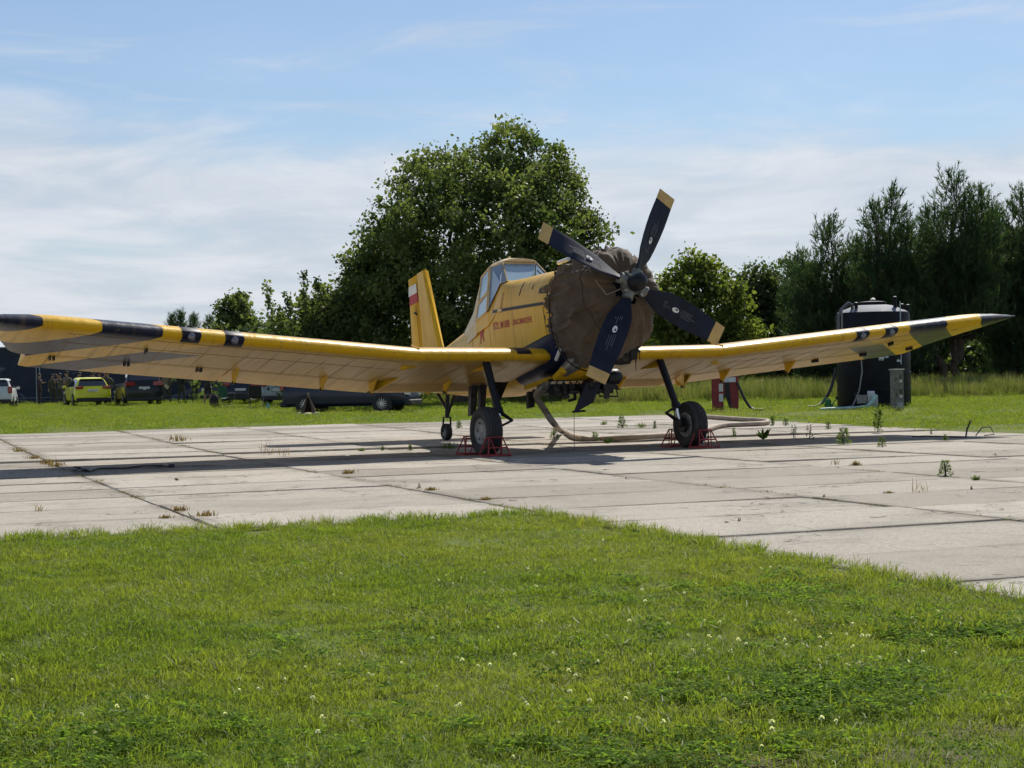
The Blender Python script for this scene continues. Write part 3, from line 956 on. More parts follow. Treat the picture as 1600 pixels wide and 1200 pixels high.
for s in (-1, 1):
    side_strip(lin((-2.06, 2.862), (0.30, 2.438), 12), 0.052, SEALANT, 'hatch_seal', s)
    side_strip(lin((0.27, 2.45), (0.30, 2.80), 5), 0.030, BLACK, 'cowl_edge_seal', s)
    side_strip(lin((-0.72, 3.06), (-0.76, 2.83), 4), 0.026, SEALANT, 'hatch_strap', s)
    side_strip(lin((-0.28, 2.90), (-0.29, 2.82), 2), 0.024, SEALANT, 'hatch_latch', s)
    side_strip(lin((0.34, 1.93), (-0.78, 1.91), 6), 0.016, BLACK, 'belly_seam', s)
    for x, z in ((-1.98, 2.85), (-1.55, 2.772)):
        side_strip(lin((x - 0.09, z + 0.015), (x + 0.09, z - 0.018), 2), 0.045, CREAM, 'hatch_hinge', s, 0.012)
    for k in range(9):
        x, z = -1.36 - 0.020 * k, 3.02 - 0.036 * k
        side_strip(lin((x - 0.035, z + 0.006), (x + 0.035, z - 0.006), 1), 0.014, SEALANT, 'level_mark', s, 0.004)
    side_strip(lin((-2.12, 2.60), (-2.14, 1.95), 5), 0.006, SEAM, 'panel_seam', s, 0.002)
    side_strip(lin((-1.02, 2.60), (-1.04, 1.95), 5), 0.006, SEAM, 'panel_seam', s, 0.002)
    side_strip(lin((-3.10, 2.85), (-3.12, 1.80), 5), 0.010, SEAM, 'panel_seam', s)
    side_strip(lin((0.14, 2.42), (0.16, 1.96), 5), 0.010, SEAM, 'panel_seam', s)
    side_strip(lin((0.17, 2.26), (0.18, 2.18), 2), 0.018, BLACK, 'side_latch', s)
# lettering, set on the skin
def text_mesh(body, size, bold=0.0, shear=0.0):
    cu = bpy.data.curves.new('lettering', 'FONT')
    cu.body = body; cu.size = size; cu.offset = bold; cu.shear = shear; cu.resolution_u = 3
    t = bpy.data.objects.new('lettering_tmp', cu)
    COL.objects.link(t)
    dg = bpy.context.evaluated_depsgraph_get()
    dg.update()
    me = bpy.data.meshes.new_from_object(t.evaluated_get(dg))
    bpy.data.objects.remove(t)
    bm = bmesh.new(); bm.from_mesh(me)
    bmesh.ops.subdivide_edges(bm, edges=[e for e in bm.edges if e.calc_length() > 0.08], cuts=1)
    bm.to_mesh(me); bm.free()
    return me
def letter_on_side(body, p0, p1, height, mat, name, s=-1, bold=0.0, label=None):
    me = text_mesh(body, 1.0, bold)
    vs_ = [v.co.copy() for v in me.vertices]
    x0, x1 = min(v.x for v in vs_), max(v.x for v in vs_)
    y1 = max(v.y for v in vs_)
    d = Vector((p1[0] - p0[0], p1[1] - p0[1]))
    up_ = Vector((-d.y, d.x)).normalized() * height
    for v in me.vertices:
        f, g = (v.co.x - x0) / (x1 - x0), v.co.y / y1
        X = p0[0] + d.x * f + up_.x * g
        Z = p0[1] + d.y * f + up_.y * g
        v.co = (X, s * side_y(X, Z, 0.005), Z)
    me.materials.clear(); me.materials.append(mat)
    o = link(bpy.data.objects.new(name, me), fus)
    if label: o['label'] = label
    return o
letter_on_side('PZL M18B', (-1.925, 2.515), (-1.20, 2.395), 0.125, RED, 'lettering', -1, 0.012)
letter_on_side('DROMADER', (-1.05, 2.385), (-0.30, 2.265), 0.095, RED, 'lettering', -1, 0.012)
letter_on_side('MZL', (-0.01, 2.665), (0.27, 2.62), 0.115, BLACK, 'lettering', -1, 0.02)
# the red camel emblem
CAMEL = [(0.00, 0.00), (0.05, 0.0), (0.10, 0.22), (0.16, 0.30), (0.23, 0.0), (0.28, 0.0), (0.24, 0.30), (0.28, 0.42), (0.31, 0.55), (0.33, 0.74), (0.38, 0.72), (0.40, 0.77), (0.34, 0.83), (0.29, 0.80), (0.26, 0.58), (0.22, 0.52), (0.20, 0.62), (0.14, 0.66), (0.09, 0.60), (0.04, 0.52), (0.02, 0.40), (0.05, 0.25)]
mb = MB()
CAM_P = []
for a, b_ in CAMEL:
    X, Z = -2.66 + a * 0.80, 2.43 + b_ * 0.42
    CAM_P.append(Vector((X, -side_y(X, Z, 0.005), Z)))
mb.prism(CAM_P, (0, -0.002, 0)); mb.obj('camel_emblem', RED, fus)

# --- cockpit: framed canopy, panes as separate glass parts
C_ = {
 'wb': (-1.42, 0.46, 3.262), 'wt': (-1.76, 0.33, 3.69),      # windscreen corner, bottom and top
 'dt': (-2.22, 0.35, 3.74), 'db': (-2.12, 0.545, 2.90), 'dk': (-1.60, 0.50, 3.262),
 'rt': (-2.66, 0.34, 3.66), 'rb': (-2.78, 0.485, 2.88), 'st': (-2.95, 0.26, 3.52), 'sb': (-3.30, 0.38, 2.90)}
def cp(k, s): x, y, z = C_[k]; return Vector((x, s * y, z))
mb = MB()     # inner shell that carries roof and rear fairing
roofline = [(-1.70, 0.31, 3.70, 3.76), (-1.95, 0.335, 3.73, 3.83), (-2.30, 0.345, 3.735, 3.865), (-2.66, 0.33, 3.66, 3.80), (-3.00, 0.25, 3.48, 3.60), (-3.45, 0.20, 3.18, 3.30), (-3.95, 0.16, 2.96, 3.03)]
R = []
for x, w, z0, z1 in roofline:
    R.append([Vector((x, w * math.cos(math.pi * j / 10), z0 + (z1 - z0) * math.sin(math.pi * j / 10))) for j in range(11)])
mb.rings(R, True, True, True); mb.obj('canopy_roof', CREAM, air, smooth=45)
mb = MB()     # rear cheeks between roof and fuselage
for s in (-1, 1):
    mb.prism([cp('rt', s), cp('rb', s), Vector((-2.80, s * 0.50, 2.62)), Vector((-3.35, s * 0.425, 2.60)), Vector((-3.95, s * 0.26, 2.80)), Vector((-3.95, s * 0.17, 2.98)), Vector((-3.45, s * 0.20, 3.2)), Vector((-3.0, s * 0.25, 3.5))], (0, -s * 0.02, 0))
mb.obj('rear_fairing', CREAM, air)
for s in (-1, 1):     # sill plates under the door window, flush with the hopper sides
    mb = MB(); mb.prism([cp('wb', s) + Vector((0.02, 0, 0)), cp('dk', s), cp('db', s), cp('db', s) + Vector((-0.66, -s * 0.06, 0.0)), Vector((-2.80, s * 0.505, 2.64)), Vector((-2.12, s * 0.568, 2.64)), Vector((-1.42, s * 0.606, 2.86))], (0, -s * 0.02, 0)); mb.obj('cockpit_sill', PAINT_B, air)
    mb = MB(); mb.tube([cp('db', s) + Vector((0, s * 0.006, -0.01)), cp('dk', s) + Vector((0, s * 0.01, -0.01)), cp('wb', s) + Vector((0, s * 0.008, -0.01))], 0.014, 6); mb.obj('window_seal', SEALANT, air, smooth=50)
GLASS = glassmat('sky_toned_glass', (0.26, 0.36, 0.44), 0.04)  # base colour lightened to hold the reflection of the sky
GLASSD = glassmat('side_glass', (0.06, 0.09, 0.14), 0.05)
def pane(pts, name, mat, parent=air, frame=0.028, inset=0.02):
    """a pane of glass with a raised frame round it"""
    c = sum(pts, Vector()) / len(pts)
    nrm = (pts[1] - pts[0]).cross(pts[2] - pts[0]).normalized()
    if nrm.dot(c - Vector((-2.2, 0, 3.1))) < 0: nrm = -nrm
    mb = MB(); ins = [p + (c - p).normalized() * inset for p in pts]
    mb.prism([p - nrm * 0.012 for p in ins], nrm * 0.010)
    g = mb.obj(name, mat, parent)
    mb = MB()
    for a, b_ in zip(pts, pts[1:] + pts[:1]):
        mb.tube([a, b_], frame * 0.55, 6)
    mb.obj('frame', CREAM, g, smooth=50)
    return g
pane([cp('wb', -1), cp('wb', 1), cp('wt', 1), cp('wt', -1)], 'windscreen', GLASS)
for s in (-1, 1):
    pane([cp('wb', s), cp('wt', s), cp('dt', s), cp('db', s), cp('dk', s)], 'door_window', GLASSD)
    m1, m2 = (cp('dt', s) * 0.47 + cp('db', s) * 0.53), (cp('rt', s) * 0.40 + cp('rb', s) * 0.60)
    pane([cp('dt', s) - Vector((0.06, 0, 0)), cp('rt', s), m2, m1 - Vector((0.06, 0, 0))], 'rear_window', GLASS, frame=0.034)
    pane([m1 - Vector((0.06, 0, 0.02)), m2 - Vector((0, 0, 0.02)), cp('rb', s), cp('db', s) - Vector((0.06, 0, 0))], 'rear_window', GLASS, frame=0.034)
mb = MB(); mb.box((-2.1, 0, 2.98), (1.1, 0.7, 0.5)); mb.box((-2.35, 0, 3.35), (0.14, 0.42, 0.6), (0, -0.15, 0)); mb.obj('cockpit_interior', pbr('cockpit_dark', (0.03, 0.03, 0.032), 0.8), air)
mb = MB(); mb.tube([(-1.42, 0.30, 3.32), (-1.55, 0.22, 3.50)], 0.012, 6); mb.tube([(-1.44, 0.10, 3.32), (-1.62, 0.24, 3.62)], 0.010, 6); mb.obj('wiper', BLACK, air, smooth=40)
mb = MB(); mb.lathe([(0.035, 0), (0.04, 0.02), (0.025, 0.05), (0.004, 0.06)], (0, 0, 1), (-2.15, 0, 3.855), 12); mb.obj('roof_beacon', TIPYEL, air, smooth=50)
mb = MB(); mb.tube([(-0.12, -0.12, 3.235), (0.25, -0.12, 3.20)], 0.034, 10); mb.tube([(0.0, -0.12, 3.09), (0.0, -0.12, 3.21)], 0.012, 6); mb.obj('top_mirror', WHITE, air, smooth=40)
mb = MB(); mb.tube([(-5.42, 0, 2.93), (-5.62, 0, 3.30)], [0.018, 0.012], 8); mb.obj('whip_antenna', WHITE, air, smooth=40)

# --- tail
def fin_panel(poly, th, name, mat, parent=air, axis='y'):
    """poly: (x, z) outline; lens-thick panel about y = 0"""
    mb = MB()
    cx_ = sum(p[0] for p in poly) / len(poly); cz_ = sum(p[1] for p in poly) / len(poly)
    n = len(poly)
    inner = [(cx_ + (p[0] - cx_) * 0.80, cz_ + (p[1] - cz_) * 0.975) for p in poly]
    V = [Vector((p[0], 0, p[1])) for p in poly] + [Vector((p[0], th / 2, p[1])) for p in inner] + [Vector((p[0], -th / 2, p[1])) for p in inner]
    F = []
    for j in range(n):
        k = (j + 1) % n
        F += [(j, k, n + k, n + j), (k, j, 2 * n + j, 2 * n + k)]
    F += [tuple(range(n, 2 * n)), tuple(range(3 * n - 1, 2 * n - 1, -1))]
    mb.add(V, F)
    return mb.obj(name, mat, parent, smooth=50)
fin = fin_panel([(-5.15, 2.86), (-5.41, 3.0), (-5.90, 4.70), (-6.26, 4.705), (-6.38, 2.78)], 0.13, 'tail_fin', PAINT_Y)
rud = fin_panel([(-6.28, 4.705), (-6.675, 4.71), (-6.72, 4.3), (-6.86, 3.3), (-6.84, 2.5), (-6.45, 2.42), (-6.40, 2.8)], 0.10, 'rudder', PAINT_Y)
for s in (-1, 1):
    for z0, z1, mm, nm in ((4.32, 4.51, WHITE, 'flag_white_field'), (4.13, 4.318, RED, 'flag_red_field')):
        mb = MB()
        yo = s * 0.058
        mb.prism([(-6.27, yo, z0), (-6.27, yo, z1), (-6.69, s * 0.046, z1 + 0.02), (-6.73, s * 0.046, z0 + 0.02)], (0, s * 0.004, 0))
        mb.obj(nm, mm, rud)
    mb = MB(); mb.prism([(-6.36, s * 0.06, 2.9), (-6.375, s * 0.06, 4.09), (-6.385, s * 0.06, 4.09), (-6.37, s * 0.06, 2.9)], (0, s * 0.006, 0)); mb.obj('rudder_seam', SEAM, rud)
    mb = MB(); mb.box((-6.42, s * 0.07, 3.92), (0.12, 0.03, 0.03), (0, 0.5, 0)); mb.obj('rudder_horn', BLACK, rud)
for s in (-1, 1):
    mb = MB()
    R = []
    for y, c0, c1, t in ((0.10, -5.60, -6.35, 0.11), (1.5, -5.68, -6.35, 0.09), (2.75, -5.76, -6.35, 0.07), (2.85, -5.9, -6.33, 0.02)):
        R.append([Vector((c0 + (c1 - c0) * f, s * y, 2.58 + t * k)) for f, k in ((0, 0), (0.15, .45), (0.5, .5), (1, .2), (1, -.2), (0.5, -.5), (0.15, -.45))])
    mb.rings(R, True, True, True); st_ = mb.obj('tailplane', PAINT_Y, air, smooth=40)
    mb = MB()
    R = [[Vector((c0 + (c1 - c0) * f, s * y, 2.58 + t * k)) for f, k in ((0, .5), (1, 0.05), (1, -0.05), (0, -.5))] for y, c0, c1, t in ((0.16, -6.37, -6.85, 0.05), (2.8, -6.37, -6.78, 0.04))]
    mb.rings(R, True, True, True); mb.obj('elevator', PAINT_Y, st_)
    mb = MB(); mb.tube([(-6.0, s * 0.12, 2.2), (-6.05, s * 1.35, 2.55)], 0.022, 8); mb.obj('tailplane_strut', PAINT_Y, st_, smooth=40)

# --- undercarriage
def wheel(parent, centre, axis, R_, W_, rim_r, tyre='tyre', side=1):
    """tyre with rounded tread and five circumferential grooves, and a dished rim"""
    w_ = empty_part('wheel', parent)
    a = Vector(axis).normalized()
    prof = [(rim_r, -W_ * 0.36), (rim_r + 0.02, -W_ * 0.42), (R_ * 0.76, -W_ * 0.5), (R_ * 0.90, -W_ * 0.47)]
    n_g = 4
    for k in range(n_g + 1):
        h0, h1 = -W_ * 0.38 + W_ * 0.76 * k / (n_g + 1), -W_ * 0.38 + W_ * 0.76 * (k + 1) / (n_g + 1)
        g = W_ * 0.032
        cr = lambda h: R_ * (1 - 0.055 * (abs(h) / (W_ * 0.4)) ** 2.2)
        prof += [(cr(h0 + g), h0 + g), (cr(h1 - g), h1 - g)]
        if k < n_g: prof += [(cr(h1) - 0.012, h1 - g * .8), (cr(h1) - 0.012, h1 + g * .8)]
    prof += [(R_ * 0.90, W_ * 0.47), (R_ * 0.76, W_ * 0.5), (rim_r + 0.02, W_ * 0.42), (rim_r, W_ * 0.36)]
    mb = MB(); mb.lathe(prof, a, centre, 40, caps=False); mb.obj('tyre', RUBBER, w_, smooth=35)
    mb = MB()
    mb.lathe([(rim_r + 0.004, -W_ * 0.40), (rim_r - 0.012, -W_ * 0.42), (rim_r - 0.022, -W_ * 0.36), (rim_r * 0.60, -W_ * 0.26), (rim_r * 0.42, -W_ * 0.30), (rim_r * 0.20, -W_ * 0.34), (0.001, -W_ * 0.34)], a, centre, 32, caps=False)
    mb.lathe([(rim_r + 0.004, W_ * 0.40), (rim_r - 0.012, W_ * 0.42), (rim_r - 0.022, W_ * 0.36), (rim_r * 0.60, W_ * 0.20), (rim_r * 0.3, W_ * 0.24), (0.001, W_ * 0.24)], a, centre, 32, caps=False)
    mb.obj('rim', RIM, w_, smooth=40)
    for k in range(6):
        q = a.orthogonal().normalized(); q.rotate(Matrix.Rotation(k * math.pi / 3, 3, a))
        mb = MB(); mb.lathe([(0.014, 0), (0.014, 0.016)], -a, Vector(centre) + q * rim_r * 0.72 - a * W_ * 0.28, 8); mb.obj('wheel_bolt', DARKMETAL, w_)
    return w_
def empty_part(name, parent):
    o = bpy.data.objects.new(name, None); o.empty_display_size = 0.1
    return link(o, parent)
WR, WW = 0.395, 0.265
for s in (-1, 1):
    top_, bot = B(-0.46, s * 1.64, 1.50), B(0.02, s * 1.66, 0.70)
    mb = MB(); mb.tube([top_ + (top_ - bot) * 0.08, top_, bot], [0.066, 0.066, 0.060], 14); mb.lathe([(0.078, -0.05), (0.078, 0.05)], (bot - top_), bot, 14)
    leg = mb.obj('landing_gear_leg', BLACK, air, smooth=40)
    axle = B(0.06, s * 1.70, WR - 0.005)
    mb = MB(); mb.tube([bot, axle + (bot - axle) * 0.25], 0.043, 12); mb.obj('oleo_piston', CHROME, leg, smooth=40)
    mb = MB(); mb.tube([axle + (bot - axle) * 0.30, axle], [0.06, 0.07], 12); mb.tube([axle - Vector((0, s * 0.03, 0)), axle + Vector((0, s * 0.20, 0))], 0.035, 10); mb.lathe([(0.13, 0), (0.13, 0.05)], (0, s, 0), axle + Vector((0, s * 0.03, 0)), 20)
    mb.obj('axle', DARKMETAL, leg, smooth=40)
    knee = (bot + axle) / 2 + B(-0.30, 0, 0.02)
    if s < 0: knee = (bot + axle) / 2 + Vector((0.02, 0.24, 0.0))
    else: knee = (bot + axle) / 2 + Vector((0.02, -0.24, 0.05))
    for e in (bot, axle + Vector((0, 0, 0.05))):
        mb = MB()
        for d in (-0.045, 0.045):
            mb.tube([e + Vector((d, 0, 0)), knee + Vector((d * 0.3, 0, 0))], 0.018, 8)
        mb.obj('torque_link', BLACK, leg, smooth=40)
    mb = MB(); mb.tube([top_ + Vector((-0.03, 0.05 * s, 0)), (top_ + bot) / 2 + Vector((-0.08, 0.02, 0)), axle + Vector((-0.09, 0, 0.1))], 0.011, 6); mb.obj('brake_hose', BLACK, leg, smooth=40)
    if s < 0:      # plate of the spray-boom carrier behind the leg
        mb = MB(); mb.prism([B(-1.15, -0.92, 1.16), B(-1.15, -1.18, 1.16), B(-0.55, -1.50, 0.70), B(-0.55, -1.44, 0.70)], (0.02, 0, 0)); mb.obj('boom_carrier', BLACK, air)
    mb = MB(); e0 = top_ + Vector((0.1, 0, 0.02)); mb.prism([e0 + Vector((0.08, -0.08, 0.05)), e0 + Vector((0.08, 0.08, 0.05)), e0 + Vector((-1.15, s * -0.02, 0.01)), e0 + Vector((-0.2, 0, -0.14))], (0, 0, 0.04)); mb.obj('leg_fairing', PAINT_Y, air)
    wheel(air, B(0.06, s * 1.905, WR - 0.005), (0, s * -1, 0.0), WR, WW, 0.205)
# tail wheel on its fork
tw = Vector((-1.3, 33.05, 0)); 
TAIL_Z = top(-1.29, 33.05)
tc = B(-5.80, 0, TAIL_Z + 0.165)
wheel(air, tc, (0, 1, 0), 0.165, 0.13, 0.075)
mb = MB()
for s in (-1, 1): mb.tube([tc + Vector((0, s * 0.09, 0)), tc + Vector((0.10, s * 0.07, 0.28))], 0.02, 8)
mb.tube([tc + Vector((0.10, 0, 0.26)), Vector((tc.x + 0.30, 0, 2.3))], 0.045, 10)
mb.tube([tc + Vector((0.14, 0, 0.40)), Vector((tc.x - 0.35, 0, 2.3))], 0.03, 8)
mb.tube([tc + Vector((0.12, 0, 0.30)), Vector((tc.x + 0.75, 0, 2.15))], 0.03, 8)
mb.obj('tail_wheel_fork', BLACK, air, smooth=40)

# --- propeller
HUB = Vector((1.973, 0, 2.304))
prop = empty_part('propeller', air)
def blade(phi):
    t_ = Vector((0, math.cos(phi), -math.sin(phi)))
    r_ = Vector((0, math.sin(phi), math.cos(phi)))
    def sect(r):
        f = max(0.0, (r - 0.16) / (1.73 - 0.16))
        ch = 0.12 + 0.30 * sm(0.0, 0.34, f) - 0.085 * sm(0.55, 1.0, f)
        beta = rad(50 - 40 * f ** 0.8)
        thick = 0.055 * max(0.0, 1 - f) ** 1.3 + 0.010
        c_ = t_ * math.cos(beta) - Vector((1, 0, 0)) * math.sin(beta)
        n_ = t_ * math.sin(beta) + Vector((1, 0, 0)) * math.cos(beta)
        if f < 0.06: ch = thick = 0.11
        return [HUB + r_ * r + c_ * (ch * 0.5 * math.cos(a)) + n_ * (thick * 0.5 * math.sin(a) + 0.15 * thick * math.cos(2 * a)) for a in [2 * math.pi * j / 16 for j in range(16)]], c_, n_
    RS = [0.14, 0.20, 0.27, 0.36, 0.46, 0.6, 0.8, 1.0, 1.2, 1.4, 1.545]
    mb = MB(); mb.rings([sect(r)[0] for r in RS], True, True, True)
    b_ = mb.obj('propeller_blade', NAVY, prop, smooth=50)
    mb = MB(); mb.rings([sect(r)[0] for r in (1.546, 1.62, 1.70, 1.73)], True, True, True); mb.obj('blade_tip', TIPYEL, b_, smooth=50)
    # oval decal and faint stencil lines
    def on_face(r, off):
        pts, c_, n_ = sect(r)
        k = max(pts, key=lambda p: (p - HUB).dot(n_))
        mid = HUB + r_ * r
        h = 0.55 * (0.055 * max(0.0, 1 - (r - 0.16) / 1.57) ** 1.3 + 0.010) + 0.004
        return mid + c_ * off + n_ * h, c_, n_
    p, c_, n_ = on_face(0.83, 0.0)
    mb = MB(); mb.prism([p + c_ * 0.038 * math.cos(a) + r_ * 0.062 * math.sin(a) for a in [2 * math.pi * j / 20 for j in range(20)]], n_ * 0.002); dec = mb.obj('oval_decal', WHITE, b_)
    mb = MB(); p2 = p + n_ * 0.0045
    mb.prism([p2 + c_ * (0.015 * math.cos(a) - 0.010) + r_ * (0.022 * math.sin(a) + 0.012) for a in [2 * math.pi * j / 14 for j in range(14)]], n_ * 0.001); mb.obj('decal_mark', NAVY, dec)
    mb = MB()
    for r0, r1 in ((0.60, 0.74), (0.92, 1.22)):
        for off in (-0.045, -0.015, 0.015, 0.05):
            a0, _, n1 = on_face(r0 + 0.02 * (off * 20), off); a1, _, _ = on_face(r1 - 0.10 * ((off * 137.3) % 1), off)
            w1 = c_ * 0.0035
            mb.prism([a0 - w1, a0 + w1, a1 + w1, a1 - w1], n1 * 0.0015)
    tag(mb.obj('stencil_lines', pbr('faint_stencil', (0.13, 0.13, 0.15), 0.6), b_), kind='stuff')
    # clamp at the root
    mb = MB(); mb.tube([HUB + r_ * 0.10, HUB + r_ * 0.235], [0.095, 0.085], 14); mb.tube([HUB + r_ * 0.225, HUB + r_ * 0.255], 0.094, 14); mb.obj('blade_clamp', pbr('hub_grey', (0.22, 0.22, 0.19), 0.45, 0.5, var=0.3, scale=14), b_, smooth=40)
    mb = MB(); q = HUB + r_ * 0.17 + t_ * 0.10 + Vector((0.05, 0, 0)); mb.box(q, (0.09, 0.07, 0.05), (phi, 0.2, 0)); mb.obj('counterweight', GREYMETAL, b_, bevel=0.01)
for a in (29.5, 119.0, 209.5, 299.5): blade(rad(a))
mb = MB(); mb.lathe([(0.10, -0.22), (0.15, -0.12), (0.165, 0.0), (0.15, 0.09)], (1, 0, 0), HUB, 24); mb.obj('hub', _cache['hub_grey'], prop, smooth=40)
mb = MB(); mb.lathe([(0.135, 0.06), (0.142, 0.10), (0.142, 0.20), (0.125, 0.265), (0.085, 0.31), (0.04, 0.328), (0.036, 0.345), (0.001, 0.35)], (1, 0, 0), HUB, 28); mb.obj('hub_dome', BLACK, prop, smooth=40)
# engine and its mount behind the covers
mb = MB(); mb.lathe([(0.30, 1.72), (0.62, 1.60), (0.68, 1.30), (0.68, 0.55), (0.60, 0.40)], (1, 0, 0), (0, 0, 2.304), 28); mb.obj('engine_cowling', NAVY, air, smooth=40)
mb = MB(); mb.tube([(0.75, -0.15, 1.62), (0.30, -0.30, 1.40), (0.05, -0.34, 1.34)], [0.12, 0.13, 0.10], 14); mb.obj('exhaust_pipe', GREYMETAL, air, smooth=40)
mb = MB(); mb.box((0.55, 0.12, 1.47), (0.5, 0.42, 0.26)); mb.lathe([(0.13, -0.16), (0.15, 0), (0.13, 0.16)], (0, 1, 0), (0.80, 0.32, 1.42), 18); mb.obj('oil_cooler', DARKMETAL, air, smooth=40, bevel=0.02)
mb = MB(); mb.tube([(0.35, -0.52, 1.66), (0.12, -0.50, 1.52)], 0.03, 8); mb.obj('breather_pipe', WHITE, air, smooth=40)

# --- dusting and spraying gear under the belly
spray = empty_part('spray_gear', air)
mb = MB(); mb.box((0.05, 0.0, 1.30), (0.35, 0.95, 0.09), (0, -0.2, 0)); mb.obj('gear_beam', PAINT_Y, spray, bevel=0.01)
mb = MB(); mb.prism([(-0.25, -0.45, 1.32), (-0.9, -0.62, 1.30), (-0.9, -0.62, 1.22), (-0.25, -0.45, 1.26)], (0, 0.05, 0)); mb.obj('gear_stay', PAINT_Y, spray)
for k in range(9):
    mb = MB(); y = -0.50 + 0.125 * k
    mb.tube([(-0.10, y, 1.24), (-0.35, y, 1.12)], 0.012, 6); mb.tube([(-0.35, y, 1.12), (-0.75, y, 1.16)], 0.012, 6); mb.obj('rack_bar', DARKMETAL, spray, smooth=40)
for z, x in ((1.23, -0.12), (1.14, -0.34), (1.18, -0.72)):
    mb = MB(); mb.tube([(x, -0.56, z), (x, 0.56, z)], 0.02, 8); mb.obj('spray_boom', BLACK, spray, smooth=40)
mb = MB(); mb.prism([(-0.30, -0.42, 1.20), (-0.30, 0.50, 1.20), (-0.95, 0.42, 1.30), (-0.95, -0.36, 1.30)], (0.02, 0, -0.16)); mb.obj('dump_gate', DARKMETAL, spray)  # gate made broad and dark to supply the darkness under the belly
for k in range(7):
    mb = MB(); y = -0.46 + 0.15 * k; mb.lathe([(0.02, 0), (0.035, -0.03), (0.03, -0.09), (0.012, -0.11)], (0, 0, 1), (-0.30, y, 1.12), 10); mb.obj('spray_nozzle', BLACK, spray, smooth=40)
mb = MB()   # the big swept blade of the wind-driven pump, hanging down
pts0 = [B(-0.10, 0.00, 1.13), B(-0.10, 0.30, 1.13), B(-0.10, 0.13, 0.80), B(-0.10, -0.17, 0.66), B(-0.10, -0.22, 0.655)]
mb.prism(pts0, (-0.035, 0, 0)); mb.obj('pump_fan_blade', NAVY, spray)
mb = MB(); mb.prism([B(-0.12, 0.34, 1.10), B(-0.12, 0.52, 1.14), B(-0.12, 0.44, 0.86), B(-0.12, 0.36, 0.86)], (-0.03, 0, 0)); mb.obj('pump_fan_blade', DARKMETAL, spray)
mb = MB(); mb.tube([B(-0.14, -0.24, 0.655), B(-0.14, 0.0, 0.665)], 0.018, 8); mb.obj('drip_bar', BLACK, spray, smooth=40)
mb = MB(); mb.lathe([(0.05, -0.12), (0.10, -0.06), (0.11, 0.06), (0.05, 0.14)], (1, 0, 0), B(-0.2, 0.10, 1.08), 16); mb.obj('wind_pump', DARKMETAL, spray, smooth=40)
for y0 in (-0.58, 0.36):
    mb = MB(); mb.tube([B(-0.3, y0, 1.12), B(-0.3, y0, 0.90), B(-0.3, y0 + 0.36, 0.885), B(-0.3, y0 + 0.30, 1.12)], 0.014, 6); mb.obj('guard_hoop', BLACK, spray, smooth=40)
mb = MB(); mb.tube([B(-0.30, -0.10, 1.0), B(-0.30, -0.10, 0.86), B(-0.30, -0.22, 0.84)], 0.03, 8); mb.obj('drain_elbow', DARKMETAL, spray, smooth=40)
for dy, w_ in ((-1.20, 0.10), (-1.02, 0.09)):
    mb = MB(); mb.prism([B(-2.0, dy, 1.12), B(-2.0, dy + w_ * 1.3, 1.12), B(-2.05, dy + w_, 0.62), B(-2.05, dy, 0.60)], (-0.12, 0, 0)); mb.obj('spreader_duct', DARKMETAL, spray)
mb = MB(); mb.prism([B(-0.9, -0.66, 1.0), B(-0.9, -0.56, 1.0), B(-0.95, -0.52, 0.74), B(-0.95, -0.64, 0.72)], (-0.08, 0, 0)); mb.obj('spreader_duct', DARKMETAL, spray)
for k, (y, z, w_, h_) in enumerate(((-0.50, 1.02, 0.10, 0.16), (-0.34, 1.00, 0.08, 0.22), (-0.20, 1.04, 0.12, 0.14), (0.02, 1.02, 0.10, 0.18), (0.24, 1.05, 0.12, 0.14), (0.44, 1.06, 0.14, 0.20), (0.56, 1.10, 0.10, 0.14))):
    mb = MB(); mb.box(B(-0.22 - 0.03 * (k % 3), y, z), (0.14, w_, h_)); mb.lathe([(0.035, -w_ * 0.7), (0.035, w_ * 0.7)], (0, 1, 0), B(-0.16, y, z - h_ * 0.4), 10); mb.obj('valve_block', DARKMETAL, spray, bevel=0.008)
for k in range(8):
    mb = MB(); y = -0.52 + 0.14 * k; mb.tube([B(-0.16, y, 1.14), B(-0.14, y + 0.05, 1.05), B(-0.24, y + 0.09, 0.97), B(-0.34, y + 0.04, 1.10)], 0.013, 6); mb.obj('feed_pipe', BLACK, spray, smooth=40)
mb = MB(); mb.tube([B(-0.2, -0.62, 0.955), B(-0.2, -0.28, 0.965)], 0.02, 8); mb.tube([B(-0.2, -0.60, 0.95), B(-0.25, -0.60, 1.14)], 0.014, 6); mb.obj('foot_bar', BLACK, spray, smooth=40)
mb = MB(); mb.lathe([(0.10, -0.13), (0.13, -0.04), (0.13, 0.06), (0.08, 0.12)], (0, 1, 0), B(0.10, 0.42, 1.22), 18); mb.obj('filter_bowl', BLACK, spray, smooth=40)
mb = MB(); mb.tube([B(-0.1, -0.23, 0.65), B(-0.1, -0.24, 0.02)], 0.005, 5); mb.obj('earth_wire', BLACK, spray)

